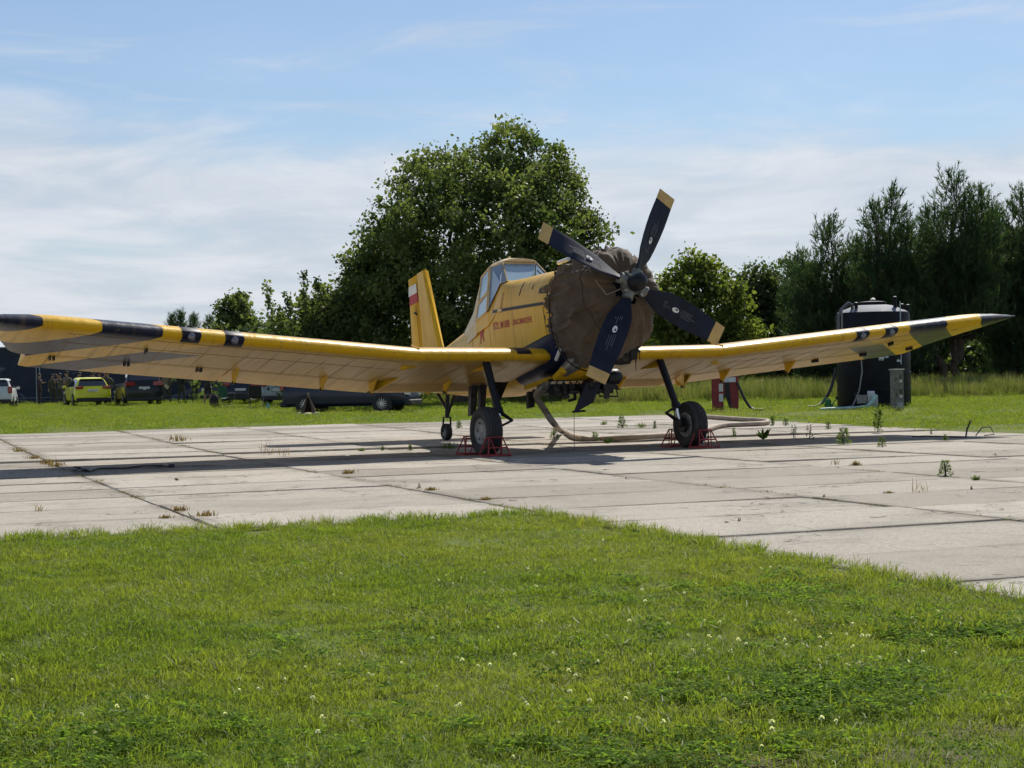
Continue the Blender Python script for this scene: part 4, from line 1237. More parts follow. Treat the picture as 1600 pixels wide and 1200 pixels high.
# ------------------------------------------------------------------ canvas cover over the engine
def canvas_mat():
    m, nt, N, L, b = newmat('brown_canvas')
    nb = NB(nt); o = nb.coord('Object')
    n = nb.noise(o, 2.2, 5, 0.6)
    c = nb.mix(nb.step(n, 0.3, 0.7), (0.075, 0.050, 0.031), (0.125, 0.085, 0.052))
    top_fade = nb.noise(o, 7.0, 5, 0.7)
    c = nb.mix(nb.math('MULTIPLY', nb.step(top_fade, 0.5, 0.8), 0.35), c, (0.21, 0.145, 0.09))
    L.new(c, b.inputs['Base Color'])
    b.inputs['Roughness'].default_value = 0.85
    b.inputs['Specular IOR Level'].default_value = 0.2
    b.inputs['Sheen Weight'].default_value = 0.15
    wv = nb.math('ADD', nb.noise(nb.coord('Object', (1, 1, 1)), 5.0, 4, 0.55, 1.2), nb.math('MULTIPLY', nb.noise(o, 160, 2, 0.5), 0.06))
    L.new(nb.bump(wv, 0.35, 0.05), b.inputs['Normal'])
    return m
CANVAS = canvas_mat()
def build_cover():
    root = empty('engine_cover', AIR_M @ Vector((1.0, 0, 2.3)), AIR_ROT, label='wrinkled brown canvas cover tied over the engine behind the propeller', cat='cover')
    org = Vector((1.0, 0, 2.3))
    NA, xs_ = 220, [1.80, 1.79, 1.76, 1.70, 1.62, 1.52, 1.42, 1.30, 1.18, 1.06, 0.94, 0.82, 0.70, 0.60, 0.50, 0.42, 0.34, 0.27, 0.21, 0.17]
    rr = [0.22, 0.33, 0.45, 0.56, 0.64, 0.695, 0.725, 0.745, 0.755, 0.76, 0.765, 0.765, 0.765, 0.76, 0.755, 0.745, 0.735, 0.72, 0.70, 0.665]
    fine_x, fine_r = [], []
    for i in range(len(xs_) - 1):
        for k in range(3):
            fine_x.append(xs_[i] + (xs_[i + 1] - xs_[i]) * k / 3); fine_r.append(rr[i] + (rr[i + 1] - rr[i]) * k / 3)
    xs_, rr = fine_x + [xs_[-1]], fine_r + [rr[-1]]
    mb = MB(); R = []
    for i, (x, r0) in enumerate(zip(xs_, rr)):
        ring = []
        for j in range(NA):
            a = 2 * math.pi * j / NA              # 0 = up, towards +y
            c, q = math.cos(a), math.sin(a)
            dn = max(0.0, -c)
            r = r0
            body_f = sm(1.75, 1.3, x)
            r *= 1 + body_f * (0.30 * dn ** 2.2 * sm(0.0, 0.5, x) - 0.02 * max(0, c))
            # rear part narrows to the hopper sides, stays tall
            sq = sm(0.9, 0.2, x)
            r *= 1 - 0.10 * sq * abs(q) ** 2 - 0.02 * sq * abs(q)
            top_w = sm(-0.1, 0.8, c)
            f1 = mnoise.noise(Vector((x * 2.2, math.cos(a) * 2.6, math.sin(a) * 2.6)))
            f2 = 1 - abs(mnoise.noise(Vector((x * 3.2 + 5, math.cos(a + 0.6 * x) * 5.0, math.sin(a + 0.6 * x) * 5.0)))) * 2
            f3 = 1 - abs(mnoise.noise(Vector((x * 7 + 1, math.cos(a - .8 * x) * 7.5, math.sin(a - .8 * x) * 7.5)))) * 2
            gather = math.sin(a * 26 + 3 * f1) * sm(0.50, 0.17, x) * (0.35 + 0.65 * top_w)
            front = sm(1.45, 1.75, x)
            drape = math.sin(a * 9 + 4 * x + 2.5 * f1) * (0.010 + 0.016 * front)
            fold = (1 - abs(mnoise.noise(Vector((math.cos(a) * 3.4 + 0.5 * x, math.sin(a) * 3.4, x * 0.9 + 2.0)))) * 2.2)
            fold2 = (1 - abs(mnoise.noise(Vector((math.cos(a + 0.25 * x) * 7.0, math.sin(a + 0.25 * x) * 7.0, x * 1.5 + 7.0)))) * 2.0)
            rear = sm(1.0, 0.25, x)
            r += body_f * (0.02 * f1 + 0.095 * max(0, fold) ** 4 * (0.50 + 0.4 * top_w + 0.3 * rear) + 0.070 * max(0, fold2) ** 4 * (0.25 + 0.6 * top_w + 0.5 * rear) + 0.020 * f3 * top_w) - 0.025 * body_f + 0.034 * gather + 1.3 * drape + front * 0.03 * f2
            # hanging folds on the near side
            hang = sm(0.2, -0.6, c)
            r += hang * 0.022 * math.sin(q * 7 + x * 3 + 2 * f1)
            p = Vector((x + 0.03 * f2 * front, r * q, 2.30 + r * c))
            ring.append(p - org)
        R.append(ring)
    mb.rings(R, True, False, False)
    o = mb.obj('canvas', CANVAS, root, smooth=70)
    sd = o.modifiers.new('thickness', 'SOLIDIFY'); sd.thickness = 0.006; sd.offset = 1
    seam = pbr('canvas_seam', (0.055, 0.038, 0.025), 0.9)
    for j in (18, 150, 182, 205):
        mb = MB(); mb.tube([p * 1.0 + (Vector((0, p.y, p.z)).normalized() * 0.006) for p in (R[i][j] for i in range(8, len(R)))], 0.007, 5); mb.obj('seam', seam, root, smooth=50)
    for i in (14, 44):
        mb = MB(); mb.tube([R[i][j % NA] + Vector((0, R[i][j % NA].y, R[i][j % NA].z)).normalized() * 0.008 for j in range(110, 225, 2)], 0.009, 5); mb.obj('strap', seam, root, smooth=50)
    # sewn seam band and draw cord round the belly
    mb = MB()
    pts = []
    for j in range(0, 33):
        a = math.pi * (0.62 + 0.95 * j / 32)
        c, q = math.cos(a), math.sin(a)
        r = 0.80 * (1 + 0.30 * max(0, -c) ** 2.2) * (1 - 0.02 * abs(q)) + 0.012
        pts.append(Vector((0.66 - 0.25 * max(0, -c), r * q, 2.30 + r * c)) - org)
    mb.tube(pts, 0.012, 6); mb.obj('draw_cord', pbr('dark_canvas_cord', (0.025, 0.02, 0.016), 0.9), root, smooth=40)
    pale = pbr('pale_cord', (0.30, 0.22, 0.15), 0.9)
    mb = MB(); mb.tube([Vector(p) - org for p in ((1.60, -0.56, 2.78), (1.72, -0.54, 2.48), (1.83, -0.40, 2.18), (1.88, -0.16, 2.26))], 0.010, 6); mb.obj('front_tie', pale, root, smooth=40)
    rope = pbr('dark_rope', (0.02, 0.018, 0.016), 0.9)
    for (y, x, l) in ((0.30, 1.30, 0.42), (0.42, 1.10, 0.25), (0.52, 1.05, 0.20), (0.24, 1.22, 0.3)):
        p0 = Vector((x, y, 2.3 - 0.80)) - org
        mb = MB(); gd = Vector((-SP, 0, -CP)); mb.tube([p0, p0 + gd * l * 0.5 + Vector((0.02, 0.012, 0)), p0 + gd * l + Vector((0.0, 0.03, 0))], [0.011, 0.009, 0.006], 6); mb.obj('tie_rope', rope, root, smooth=40)
    mb = MB(); mb.prism([Vector(p) - org for p in ((1.35, 0.18, 1.62), (1.35, 0.40, 1.66), (1.30, 0.33, 1.26), (1.30, 0.22, 1.24))], (-0.04, 0, 0)); mb.obj('hanging_flap', rope, root)
build_cover()

# ------------------------------------------------------------------ red tubular chocks
CHOCK = pbr('red_chock_paint', (0.30, 0.028, 0.026), 0.5, var=0.35, scale=25, bump=0.15)
def make_chock():
    """two A-frames on rails, joined by cross bars; the wheel side is the +x end"""
    t = empty('wheel_chock', (0, 0, 0))
    r = 0.0115
    L_, W_, Hh = 0.30, 0.40, 0.30
    for s in (-1, 1):
        y = s * W_ / 2; yt = s * (W_ / 2 - 0.08)
        mb = MB(); mb.box((0, y, 0.012), (L_, 0.035, 0.024)); mb.obj('base_rail', CHOCK, t)
        mb = MB(); mb.tube([(-L_ / 2, y, 0.02), (-0.03, yt, Hh), (0.05, yt, Hh), (L_ / 2, y, 0.02)], r, 8); mb.obj('side_frame', CHOCK, t, smooth=40)
    for x, z, w in ((-0.03, Hh, W_ - 0.16), (0.06, Hh - 0.03, W_ - 0.16), (-0.11, 0.14, W_ - 0.06), (0.12, 0.14, W_ - 0.06)):
        mb = MB(); mb.tube([(x, -w / 2, z), (x, w / 2, z)], r, 8); mb.obj('cross_bar', CHOCK, t, smooth=40)
    for x in (-L_ / 2, L_ / 2):
        mb = MB(); mb.tube([(x, -W_ / 2, 0.02), (x, W_ / 2, 0.02)], r, 8); mb.obj('end_rail', CHOCK, t, smooth=40)
    for s in (-1, 1):
        mb = MB(); mb.tube([(-0.05, s * (W_ / 2 - 0.10), Hh - 0.02), (-L_ / 2 + 0.01, s * 0.045, 0.02)], r * 0.8, 8); mb.obj('diagonal_brace', CHOCK, t, smooth=40)
    return t
ck = make_chock()
def level_to_world(X, Y): 
    v = Matrix.Rotation(AYAW, 3, 'Z') @ Vector((X, Y, 0)); return ROOT_LOC + v
first = True
for (X, Y, rz, lab) in ((0.42, -1.93, 0.0, 'red tubular wheel chock in front of the wheel nearest the camera'),
                        (-0.36, -1.97, 0.0, 'red tubular wheel chock behind the wheel nearest the camera'),
                        (0.44, 1.93, 0.0, 'red tubular wheel chock in front of the wheel by the long hose'),
                        (-0.34, 1.86, 0.0, 'red tubular wheel chock behind the wheel by the long hose')):
    c = ck if first else copy_tree(ck)
    first = False
    p = level_to_world(X, Y)
    c.location = (p.x, p.y, top(p.x, p.y) + 0.004)
    c.rotation_euler = (0, 0, AYAW + (math.pi if X > 0 else 0) + 0.06)
    tag(c, lab, 'wheel chock', 'red wheel chocks at the main wheels')

# ------------------------------------------------------------------ trees
def quads_object(name, V, T, mat, parent, k=4):
    """V: (n*k, 3) vertices, every k of them one face"""
    n = len(V) // k
    me = bpy.data.meshes.new(name)
    me.vertices.add(n * k); me.vertices.foreach_set('co', V.astype(np.float32).ravel())
    me.loops.add(n * k); me.loops.foreach_set('vertex_index', np.arange(n * k, dtype=np.int32))
    me.polygons.add(n)
    me.polygons.foreach_set('loop_start', np.arange(0, n * k, k, dtype=np.int32))
    me.polygons.foreach_set('loop_total', np.full(n, k, dtype=np.int32))
    a = me.attributes.new('tint', 'FLOAT', 'POINT'); a.data.foreach_set('value', np.repeat(T, k).astype(np.float32))
    me.materials.append(mat)
    me.update(calc_edges=True)
    me.validate()
    return link(bpy.data.objects.new(name, me), parent)
def unit(a): return a / np.maximum(np.linalg.norm(a, axis=1, keepdims=True), 1e-9)
def leaves_from(Pn, size, g, droop=0.3):
    """one folded leaf (4-gon) at each point"""
    n = len(Pn)
    d = unit(g.normal(0, 1, (n, 3)) - np.array([0, 0, droop]))
    s = unit(np.cross(d, g.normal(0, 1, (n, 3))))
    nr = np.cross(d, s)
    L_ = size * g.uniform(0.6, 1.35, (n, 1)); W_ = L_ * 0.36
    V = np.empty((n, 4, 3))
    V[:, 0] = Pn
    V[:, 1] = Pn + d * L_ * 0.5 + s * W_ + nr * L_ * 0.08
    V[:, 2] = Pn + d * L_
    V[:, 3] = Pn + d * L_ * 0.5 - s * W_ + nr * L_ * 0.08
    return V.reshape(-1, 3)
def limb_mesh(mb, a, b, r0, r1, g, sag=0.12, n=6):
    a, b = Vector(a), Vector(b)
    pts = []
    for i in range(n + 1):
        t = i / n
        p = a.lerp(b, t)
        w = (b - a).length * 0.05 * math.sin(math.pi * t)
        p += Vector((g.normal(0, w), g.normal(0, w), -sag * w * 2))
        pts.append(p)
    mb.tube(pts, [r0 + (r1 - r0) * i / n for i in range(n + 1)], 7)
BARK = pbr('brown_bark', (0.075, 0.058, 0.042), 0.9, var=0.4, scale=9, bump=0.5, bscale=14)
BARKP = pbr('pine_bark', (0.085, 0.060, 0.045), 0.9, var=0.4, scale=6, bump=0.5, bscale=10)
LEAF_DARK = leafmat('oak_leaf', (0.058, 0.092, 0.032), (0.185, 0.215, 0.085), 0.45)
LEAF_MID = leafmat('birch_leaf', (0.085, 0.125, 0.030), (0.205, 0.235, 0.065), 0.48)
LEAF_BACK = leafmat('alder_leaf', (0.060, 0.090, 0.036), (0.135, 0.160, 0.070), 0.42)
NEEDLE = leafmat('pine_needle', (0.036, 0.070, 0.036), (0.100, 0.145, 0.070), 0.36, 0.6)
def broad_tree(name, base, lobes, nleaf, leaf, mat, label, seed, trunk_r=0.25, clump=0.42, group=None, fork=None, core=0.22):
    """lobes: (dx, dy, z, rx, ry, rz) relative to base; leaves sit in clumps on the lobes, thinner inside"""
    g = np.random.default_rng(seed)
    root = empty(name, base, label=label, cat='tree', group=group)
    lb = np.array(lobes, float)
    wts = (lb[:, 3] * lb[:, 5]); wts = wts / wts.sum()
    ncl = max(20, int(nleaf / 34))
    idx = g.choice(len(lb), ncl, p=wts)
    d = unit(g.normal(0, 1, (ncl, 3)))
    rad_ = np.where(g.random(ncl) < core, g.uniform(0.2, 0.7, ncl), g.uniform(0.72, 1.04, ncl))[:, None]
    C = lb[idx, :3] + d * lb[idx, 3:6] * rad_
    # ragged edge: push clumps in and out with slow noise, drop some to leave gaps
    nz = np.array([mnoise.noise(Vector(c) * 0.7 + Vector((seed, 0, 0))) for c in C])
    C = C + d * (nz * 0.40)[:, None]
    keep = (nz > -0.24) | (g.random(ncl) < 0.2)
    C = C[keep]; nzk = nz[keep]
    per = int(nleaf / len(C))
    sz = clump * g.uniform(0.6, 1.3, len(C))
    Pn = np.repeat(C, per, 0) + g.normal(0, 1, (len(C) * per, 3)) * np.repeat(sz, per)[:, None] * np.array([0.55, 0.55, 0.45])
    V = leaves_from(Pn, leaf * np.repeat(g.uniform(0.6, 1.45, len(C)), per)[:, None], g)
    T = np.clip(np.repeat(0.45 + 0.9 * nzk + g.normal(0, 0.16, len(C)), per) + g.normal(0, 0.15, len(Pn)), 0, 1)
    quads_object('crown', V, T, mat, root)
    mb = MB()
    zt = float(max(l[2] for l in lobes))
    lo = float(min(l[2] - l[5] for l in lobes))
    stems = fork or [((0, 0, -0.2), (float(lb[0, 0]) * 0.5, 0.1, max(1.2, lo + 1.2)))]
    tops = []
    for a, b_ in stems:
        limb_mesh(mb, a, b_, trunk_r, trunk_r * 0.65, g); tops.append(b_)
    for i, l in enumerate(lobes):
        b_ = tops[i % len(tops)]
        limb_mesh(mb, b_, (l[0], l[1], l[2]), trunk_r * 0.6, 0.03, g)
        for k in range(3):
            dd = unit(g.normal(0, 1, (1, 3)))[0]
            limb_mesh(mb, (Vector(b_) * 0.4 + Vector(l[:3]) * 0.6), Vector(l[:3]) + Vector(dd * np.array(l[3:6]) * 0.9), trunk_r * 0.25, 0.012, g)
    mb.obj('trunk', BARK, root, smooth=60)
    return root
PXF = 2650.0
def px2w(px, py, Y):
    """photo measurement -> place at depth Y (used to set out the far things)"""
    a, b_ = px - 800, py - 600
    c, s = math.cos(rad(-1.07)), math.sin(rad(-1.07))
    a, b_ = c * a + s * b_, -s * a + c * b_
    x, z = a / PXF, -b_ / PXF
    p = rad(-0.2)
    d = Vector((x, math.cos(p) - z * math.sin(p), math.sin(p) + z * math.cos(p)))
    return EYE + d * (Y / d.y)
def lobes_from(px_lobes, base, Y, flat=0.9):
    out = []
    k = Y / PXF
    for i, (px, py, rx, ry) in enumerate(px_lobes):
        p = px2w(px, py, Y)
        out.append((p.x - base[0], ((i * 0.37) % 1 - 0.5) * rx * k * 0.8, p.z - base[2], rx * k, min(rx, ry) * k * flat, ry * k))
    return out
def tree_at(px, Y):
    p = px2w(px, 600, Y)
    return (p.x, Y, gz(p.x, Y))
# the big tree behind the aircraft
bt = tree_at(720, 76)
broad_tree('broadleaf_tree', bt, lobes_from([(750, 400, 165, 150), (800, 262, 84, 66), (625, 375, 68, 95), (610, 480, 82, 95), (868, 350, 66, 88), (872, 460, 78, 85), (690, 292, 74, 56), (730, 520, 150, 85), (838, 300, 52, 60), (925, 352, 24, 30), (565, 440, 30, 60)], bt, 76), 95000, 0.17, LEAF_DARK, 'tall dark broadleaf tree with dense rounded crown right behind the cockpit', 101, 0.38, 0.46)
# leafy shoots at its left foot
def shoot_bush(name, base, shoots, nleaf, leaf, mat, label, seed, group=None):
    g = np.random.default_rng(seed)
    root = empty(name, base, label=label, cat='bush', group=group)
    mb = MB(); Pn = []
    for (x, y, h, lx, wd) in shoots:
        a = Vector((x, y, -0.1)); b_ = Vector((x + lx, y + g.normal(0, 0.2), h))
        mid = a.lerp(b_, 0.5) + Vector((g.normal(0, 0.15), 0, 0))
        mb.tube([a, mid, b_], [0.05, 0.03, 0.008], 6)
        n = int(nleaf * h / sum(s_[2] for s_ in shoots))
        t = g.random(n) ** 0.75
        w = wd * (1.05 - t) ** 0.8 * (0.30 + 0.9 * np.abs(np.sin(t * 13 + x * 3)) ** 1.5) + 0.04
        ctr = np.array([(1 - q) ** 2 * np.array(a) + 2 * q * (1 - q) * np.array(mid) + q * q * np.array(b_) for q in t])
        Pn.append(ctr + g.normal(0, 1, (n, 3)) * w[:, None])
    mb.obj('stems', BARK, root, smooth=60)
    Pn = np.concatenate(Pn)
    Pn = Pn[Pn[:, 2] > 0.02]
    T = np.clip(0.45 + 0.8 * np.array([mnoise.noise(Vector(p) * 1.1) for p in Pn]) + g.normal(0, 0.18, len(Pn)), 0, 1)
    quads_object('foliage', leaves_from(Pn, leaf, g), T, mat, root)
    return root
sb = tree_at(500, 75)
shoot_bush('tall_shrub', sb, [(-1.5, 0, 5.5, -0.8, 0.22), (-1.4, .3, 4.4, -0.4, 0.42), (-0.9, 0, 5.0, -0.5, 0.30), (-0.6, .4, 4.5, 0.5, 0.50), (-0.3, .3, 6.0, -0.4, 0.26), (0.2, 0, 5.7, -0.3, 0.34), (0.7, .5, 6.0, 0.6, 0.32), (1.2, .2, 5.0, -0.6, 0.6), (1.7, 0, 5.6, 0.5, 0.5)], 4200, 0.17, LEAF_DARK, 'straggly shrub of upright leafy shoots left of the tall broadleaf tree', 7)
tb = tree_at(505, 77)
broad_tree('bushy_tree', tb, lobes_from([(442, 562, 24, 36), (470, 544, 30, 40), (498, 526, 32, 44), (528, 512, 32, 50), (556, 505, 28, 52), (520, 565, 70, 36), (448, 512, 18, 26), (484, 482, 18, 24), (512, 470, 18, 24), (542, 456, 18, 26)], tb, 77), 16000, 0.18, LEAF_DARK, 'bushy dark tree sloping down to the left of the tall broadleaf tree', 8, 0.14, 0.40)
t2 = tree_at(368, 112)
broad_tree('small_tree', t2, lobes_from([(365, 490, 24, 22), (372, 470, 14, 12), (350, 510, 20, 20), (388, 512, 22, 22), (368, 540, 34, 30)], t2, 112), 5200, 0.26, LEAF_DARK, 'small dark tree standing alone above the left wing', 12, 0.16, 0.4)
t3 = tree_at(425, 118)
broad_tree('hedge_tree', t3, lobes_from([(412, 522, 26, 24), (440, 515, 28, 24), (470, 520, 40, 26), (430, 560, 60, 40)], t3, 118), 4200, 0.30, LEAF_MID, 'low rounded green tree between the small dark tree and the shrub', 13, 0.16, 0.5)
# deciduous trees right of the propeller
RT = 'trees along the far edge of the field'
for (px, Y, lob, n, lf, mat, lab, sd) in (
    (1090, 80, [(1085, 480, 56, 50), (1056, 446, 24, 28), (1080, 424, 18, 26), (1112, 440, 26, 30), (1034, 480, 22, 40), (1045, 515, 40, 44), (1140, 478, 30, 40), (1128, 515, 40, 46), (1090, 545, 80, 40), (1160, 530, 34, 40)], 19000, 0.19, LEAF_MID, 'light green leafy tree right of the propeller, above the lower blade', 21),
    (1190, 88, [(1188, 446, 26, 34), (1172, 480, 40, 44), (1208, 462, 26, 40), (1218, 505, 38, 48), (1190, 545, 70, 45)], 13000, 0.22, LEAF_BACK, 'rounded green tree between the light green tree and the pines', 22),
    (985, 92, [(985, 505, 46, 42), (950, 520, 42, 40), (1020, 500, 36, 44), (985, 555, 70, 40)], 8000, 0.22, LEAF_MID, 'green tree seen behind and below the propeller hub', 23),
    (880, 96, [(880, 540, 60, 42), (830, 550, 50, 36), (930, 550, 50, 36)], 6000, 0.24, LEAF_BACK, 'low dark tree behind the nose of the aircraft', 24),
    (1255, 92, [(1250, 470, 40, 60), (1240, 425, 20, 30), (1265, 530, 60, 60), (1300, 545, 50, 50)], 9000, 0.22, LEAF_BACK, 'dark slender tree just left of the nearest pine', 25)):
    b0 = tree_at(px, Y)
    broad_tree('broadleaf_tree', b0, lobes_from(lob, b0, Y), n, lf, mat, lab, sd, 0.2, 0.45, RT)
def pine(base, h, hw, label, seed, lean=0.0, group=RT, dens=1.0, needle=0.26, leaders=1, fork=False):
    """young pine: whorls of rising branches ending in upright bristly shoots"""
    g = np.random.default_rng(seed)
    root = empty('pine_tree', base, label=label, cat='tree', group=group)
    mb = MB(); Pn, Dn = [], []
    tops = [(0.0, 0.0, h)] + [((-1) ** k * hw * g.uniform(0.35, 0.75), g.normal(0, hw * 0.3), h * g.uniform(0.78, 0.95)) for k in range(leaders - 1)]
    if fork:
        limb_mesh(mb, (0, 0, -0.2), (-1.1, 0.2, 2.6), 0.22, 0.16, g); limb_mesh(mb, (0.12, 0, -0.2), (0.25, 0.1, 2.8), 0.2, 0.16, g)
    for (tx, ty, tz) in tops:
        limb_mesh(mb, (0, 0, -0.2 if not fork else 1.5), (tx, ty, tz), 0.15 if not fork else 0.12, 0.02, g)
        z = h * (0.05 if not fork else 0.26)
        while z < tz - 0.15:
            f = z / tz
            L0 = hw * (1.10 - f ** 2.2) * (0.65 + 0.35 * math.sin(min(1, f * 4) * 1.57)) * (0.82 if leaders > 1 else 1)
            nb_ = int(g.integers(6, 9))
            for b_ in range(nb_):
                az = g.random() * 6.283
                L_ = L0 * g.uniform(0.55, 1.12)
                rise = L_ * g.uniform(0.25, 0.75) + 0.1
                p0 = np.array([tx * f, ty * f, z]); e = p0 + np.array([math.cos(az) * L_, math.sin(az) * L_, rise])
                mid = p0 * 0.5 + e * 0.5 - np.array([0, 0, 0.18 * L_])
                if L_ > 0.8: mb.tube([p0, mid, e], [0.035, 0.022, 0.008], 5)
                m = max(3, int(9 * L_ * dens))
                t = 0.25 + 0.75 * np.sqrt(g.random(m))
                c = ((1 - t) ** 2)[:, None] * p0 + (2 * t * (1 - t))[:, None] * mid + (t * t)[:, None] * e
                c = c + g.normal(0, 0.16 + 0.05 * L_, (m, 3))
                out = np.array([math.cos(az), math.sin(az), 0.0])
                Pn.append(c); Dn.append(unit(out * g.uniform(0.1, 0.8, (m, 1)) + np.array([0, 0, 1.0]) * g.uniform(0.5, 1.2, (m, 1)) + g.normal(0, 0.2, (m, 3))))
            z += g.uniform(0.26, 0.42)
        for q in range(6):      # leading shoot
            Pn.append(np.array([[tx, ty, tz - 0.16 * q]])); Dn.append(np.array([[0, 0, 1.0]]))
    mb.obj('trunk', BARKP, root, smooth=60)
    Pn, Dn = np.concatenate(Pn), np.concatenate(Dn)
    per = 11
    P2 = np.repeat(Pn, per, 0); D2 = np.repeat(Dn, per, 0)
    P2 = P2 + D2 * g.uniform(0, 0.42, (len(P2), 1))
    dd = unit(D2 + g.normal(0, 0.42, D2.shape))
    sd_ = unit(np.cross(dd, g.normal(0, 1, dd.shape)))
    Ln = needle * g.uniform(0.7, 1.25, (len(P2), 1))
    V = np.empty((len(P2), 3, 3))
    V[:, 0] = P2 - sd_ * 0.021; V[:, 1] = P2 + sd_ * 0.021; V[:, 2] = P2 + dd * Ln
    T = np.clip(np.repeat(0.42 + 0.8 * np.array([mnoise.noise(Vector(p) * 0.8) for p in Pn]) + g.normal(0, 0.12, len(Pn)), per) + g.normal(0, 0.12, len(P2)), 0, 1)
    quads_object('crown', V.reshape(-1, 3), T, NEEDLE, root, 3)
    return root
def pine_px(px, pytop, hwpx, Y, label, seed, **kw):
    b0 = tree_at(px, Y)
    tp = px2w(px, pytop, Y)
    return pine(b0, tp.z - b0[2], hwpx * Y / PXF, label, seed, **kw)
pine_px(1300, 352, 72, 78, 'bushy pine left of the black tank', 31, leaders=3)
pine_px(1398, 305, 66, 76, 'pine with spiky branches directly above the black tank', 32, leaders=3)
pine_px(1492, 280, 82, 77, 'tallest pine, its forked trunk showing right of the tank', 33, leaders=4, fork=True)
pine_px(1602, 302, 70, 79, 'pine cut off by the right edge of the picture', 34, leaders=3)
pine_px(1250, 402, 40, 86, 'narrow pine between the rounded tree and the bushy pine', 35)
pine_px(1350, 398, 60, 90, 'pine set back between the bushy pine and the spiky one', 36, leaders=2)
pine_px(1445, 350, 70, 91, 'pine set back behind the forked trunk', 37, leaders=2)
pine_px(1555, 345, 70, 92, 'pine set back left of the pine at the right edge', 38, leaders=2)
for i, (px, py, hw) in enumerate(((270, 497, 14), (285, 492, 14), (305, 494, 16), (330, 498, 15))):
    pine_px(px, py, hw, 190, ['leftmost distant pine top above the left wing', 'second distant pine top from the left above the wing', 'third distant pine top from the left above the wing', 'distant pine top just left of the small dark tree'][i], 50 + i, dens=0.5, needle=0.5, group='distant pines above the left wing')
def understory():
    """dark brushwood filling the foot of the wood"""
    g = np.random.default_rng(77)
    n = 900
    x = g.uniform(-16, 44, n); y = g.uniform(84, 108, n)
    far = g.random(n) < 0.5
    zc = g.uniform(0.3, 3.6, n)
    C = np.stack([x, y, zc + 0.1], 1)
    per = 60
    Pn = np.repeat(C, per, 0) + g.normal(0, 1, (n * per, 3)) * np.array([0.9, 0.8, 0.7])
    Pn = Pn[Pn[:, 2] > 0.05]
    T = np.clip(0.35 + g.normal(0, 0.25, len(Pn)), 0, 1)
    o = quads_object('brushwood', leaves_from(Pn, 0.32, g), T, LEAF_BACK, None)
    tag(o, 'dark brushwood at the foot of the trees', 'bushes', kind='stuff')
understory()

# ------------------------------------------------------------------ painted wall behind the parked cars
def wall_mat():
    m, nt, N, L, b = newmat('navy_mural')
    nb = NB(nt); o = nb.coord('Object', (1, 1, 1))
    n = nb.noise(nb.coord('Object', (0.42, 1, 0.75)), 0.95, 4, 0.55, 1.4)
    f = nb.math('MULTIPLY', nb.step(n, 0.545, 0.60), 0.85)
    n2 = nb.noise(o, 3.0, 4, 0.6)
    c = nb.mix(nb.step(n2, 0.3, 0.7), (0.012, 0.018, 0.036), (0.020, 0.027, 0.050))
    c = nb.mix(f, c, nb.mix(nb.step(n2, 0.35, 0.65), (0.13, 0.13, 0.17), (0.085, 0.095, 0.125)))
    L.new(c, b.inputs['Base Color']); b.inputs['Roughness'].default_value = 0.75
    return m
wl0, wl1 = px2w(-160, 632, 101), px2w(362, 632, 101)
mb = MB(); mb.box((0, 0, 1.7), (wl1.x - wl0.x, 0.3, 3.4))
wall = mb.obj('mural_wall', wall_mat(), None, loc=((wl0.x + wl1.x) / 2, 101.15, gz(wl0.x, 101) - 0.05))
tag(wall, 'long dark navy wall with grey painted shapes behind the parked cars', 'wall')
CAPM = pbr('wall_coping', (0.10, 0.10, 0.11), 0.8)
for k in range(8):
    w_ = (wl1.x - wl0.x) / 8
    mb = MB(); mb.box((-(wl1.x - wl0.x) / 2 + w_ * (k + 0.5), 0, 3.44), (w_ - 0.02, 0.42, 0.08)); mb.obj('coping', CAPM, wall)
mb = MB(); mb.box((0, -0.16, 0.42), (wl1.x - wl0.x, 0.025, 0.035)); mb.obj('rail', pbr('pale_rail', (0.16, 0.18, 0.20), 0.6), wall)

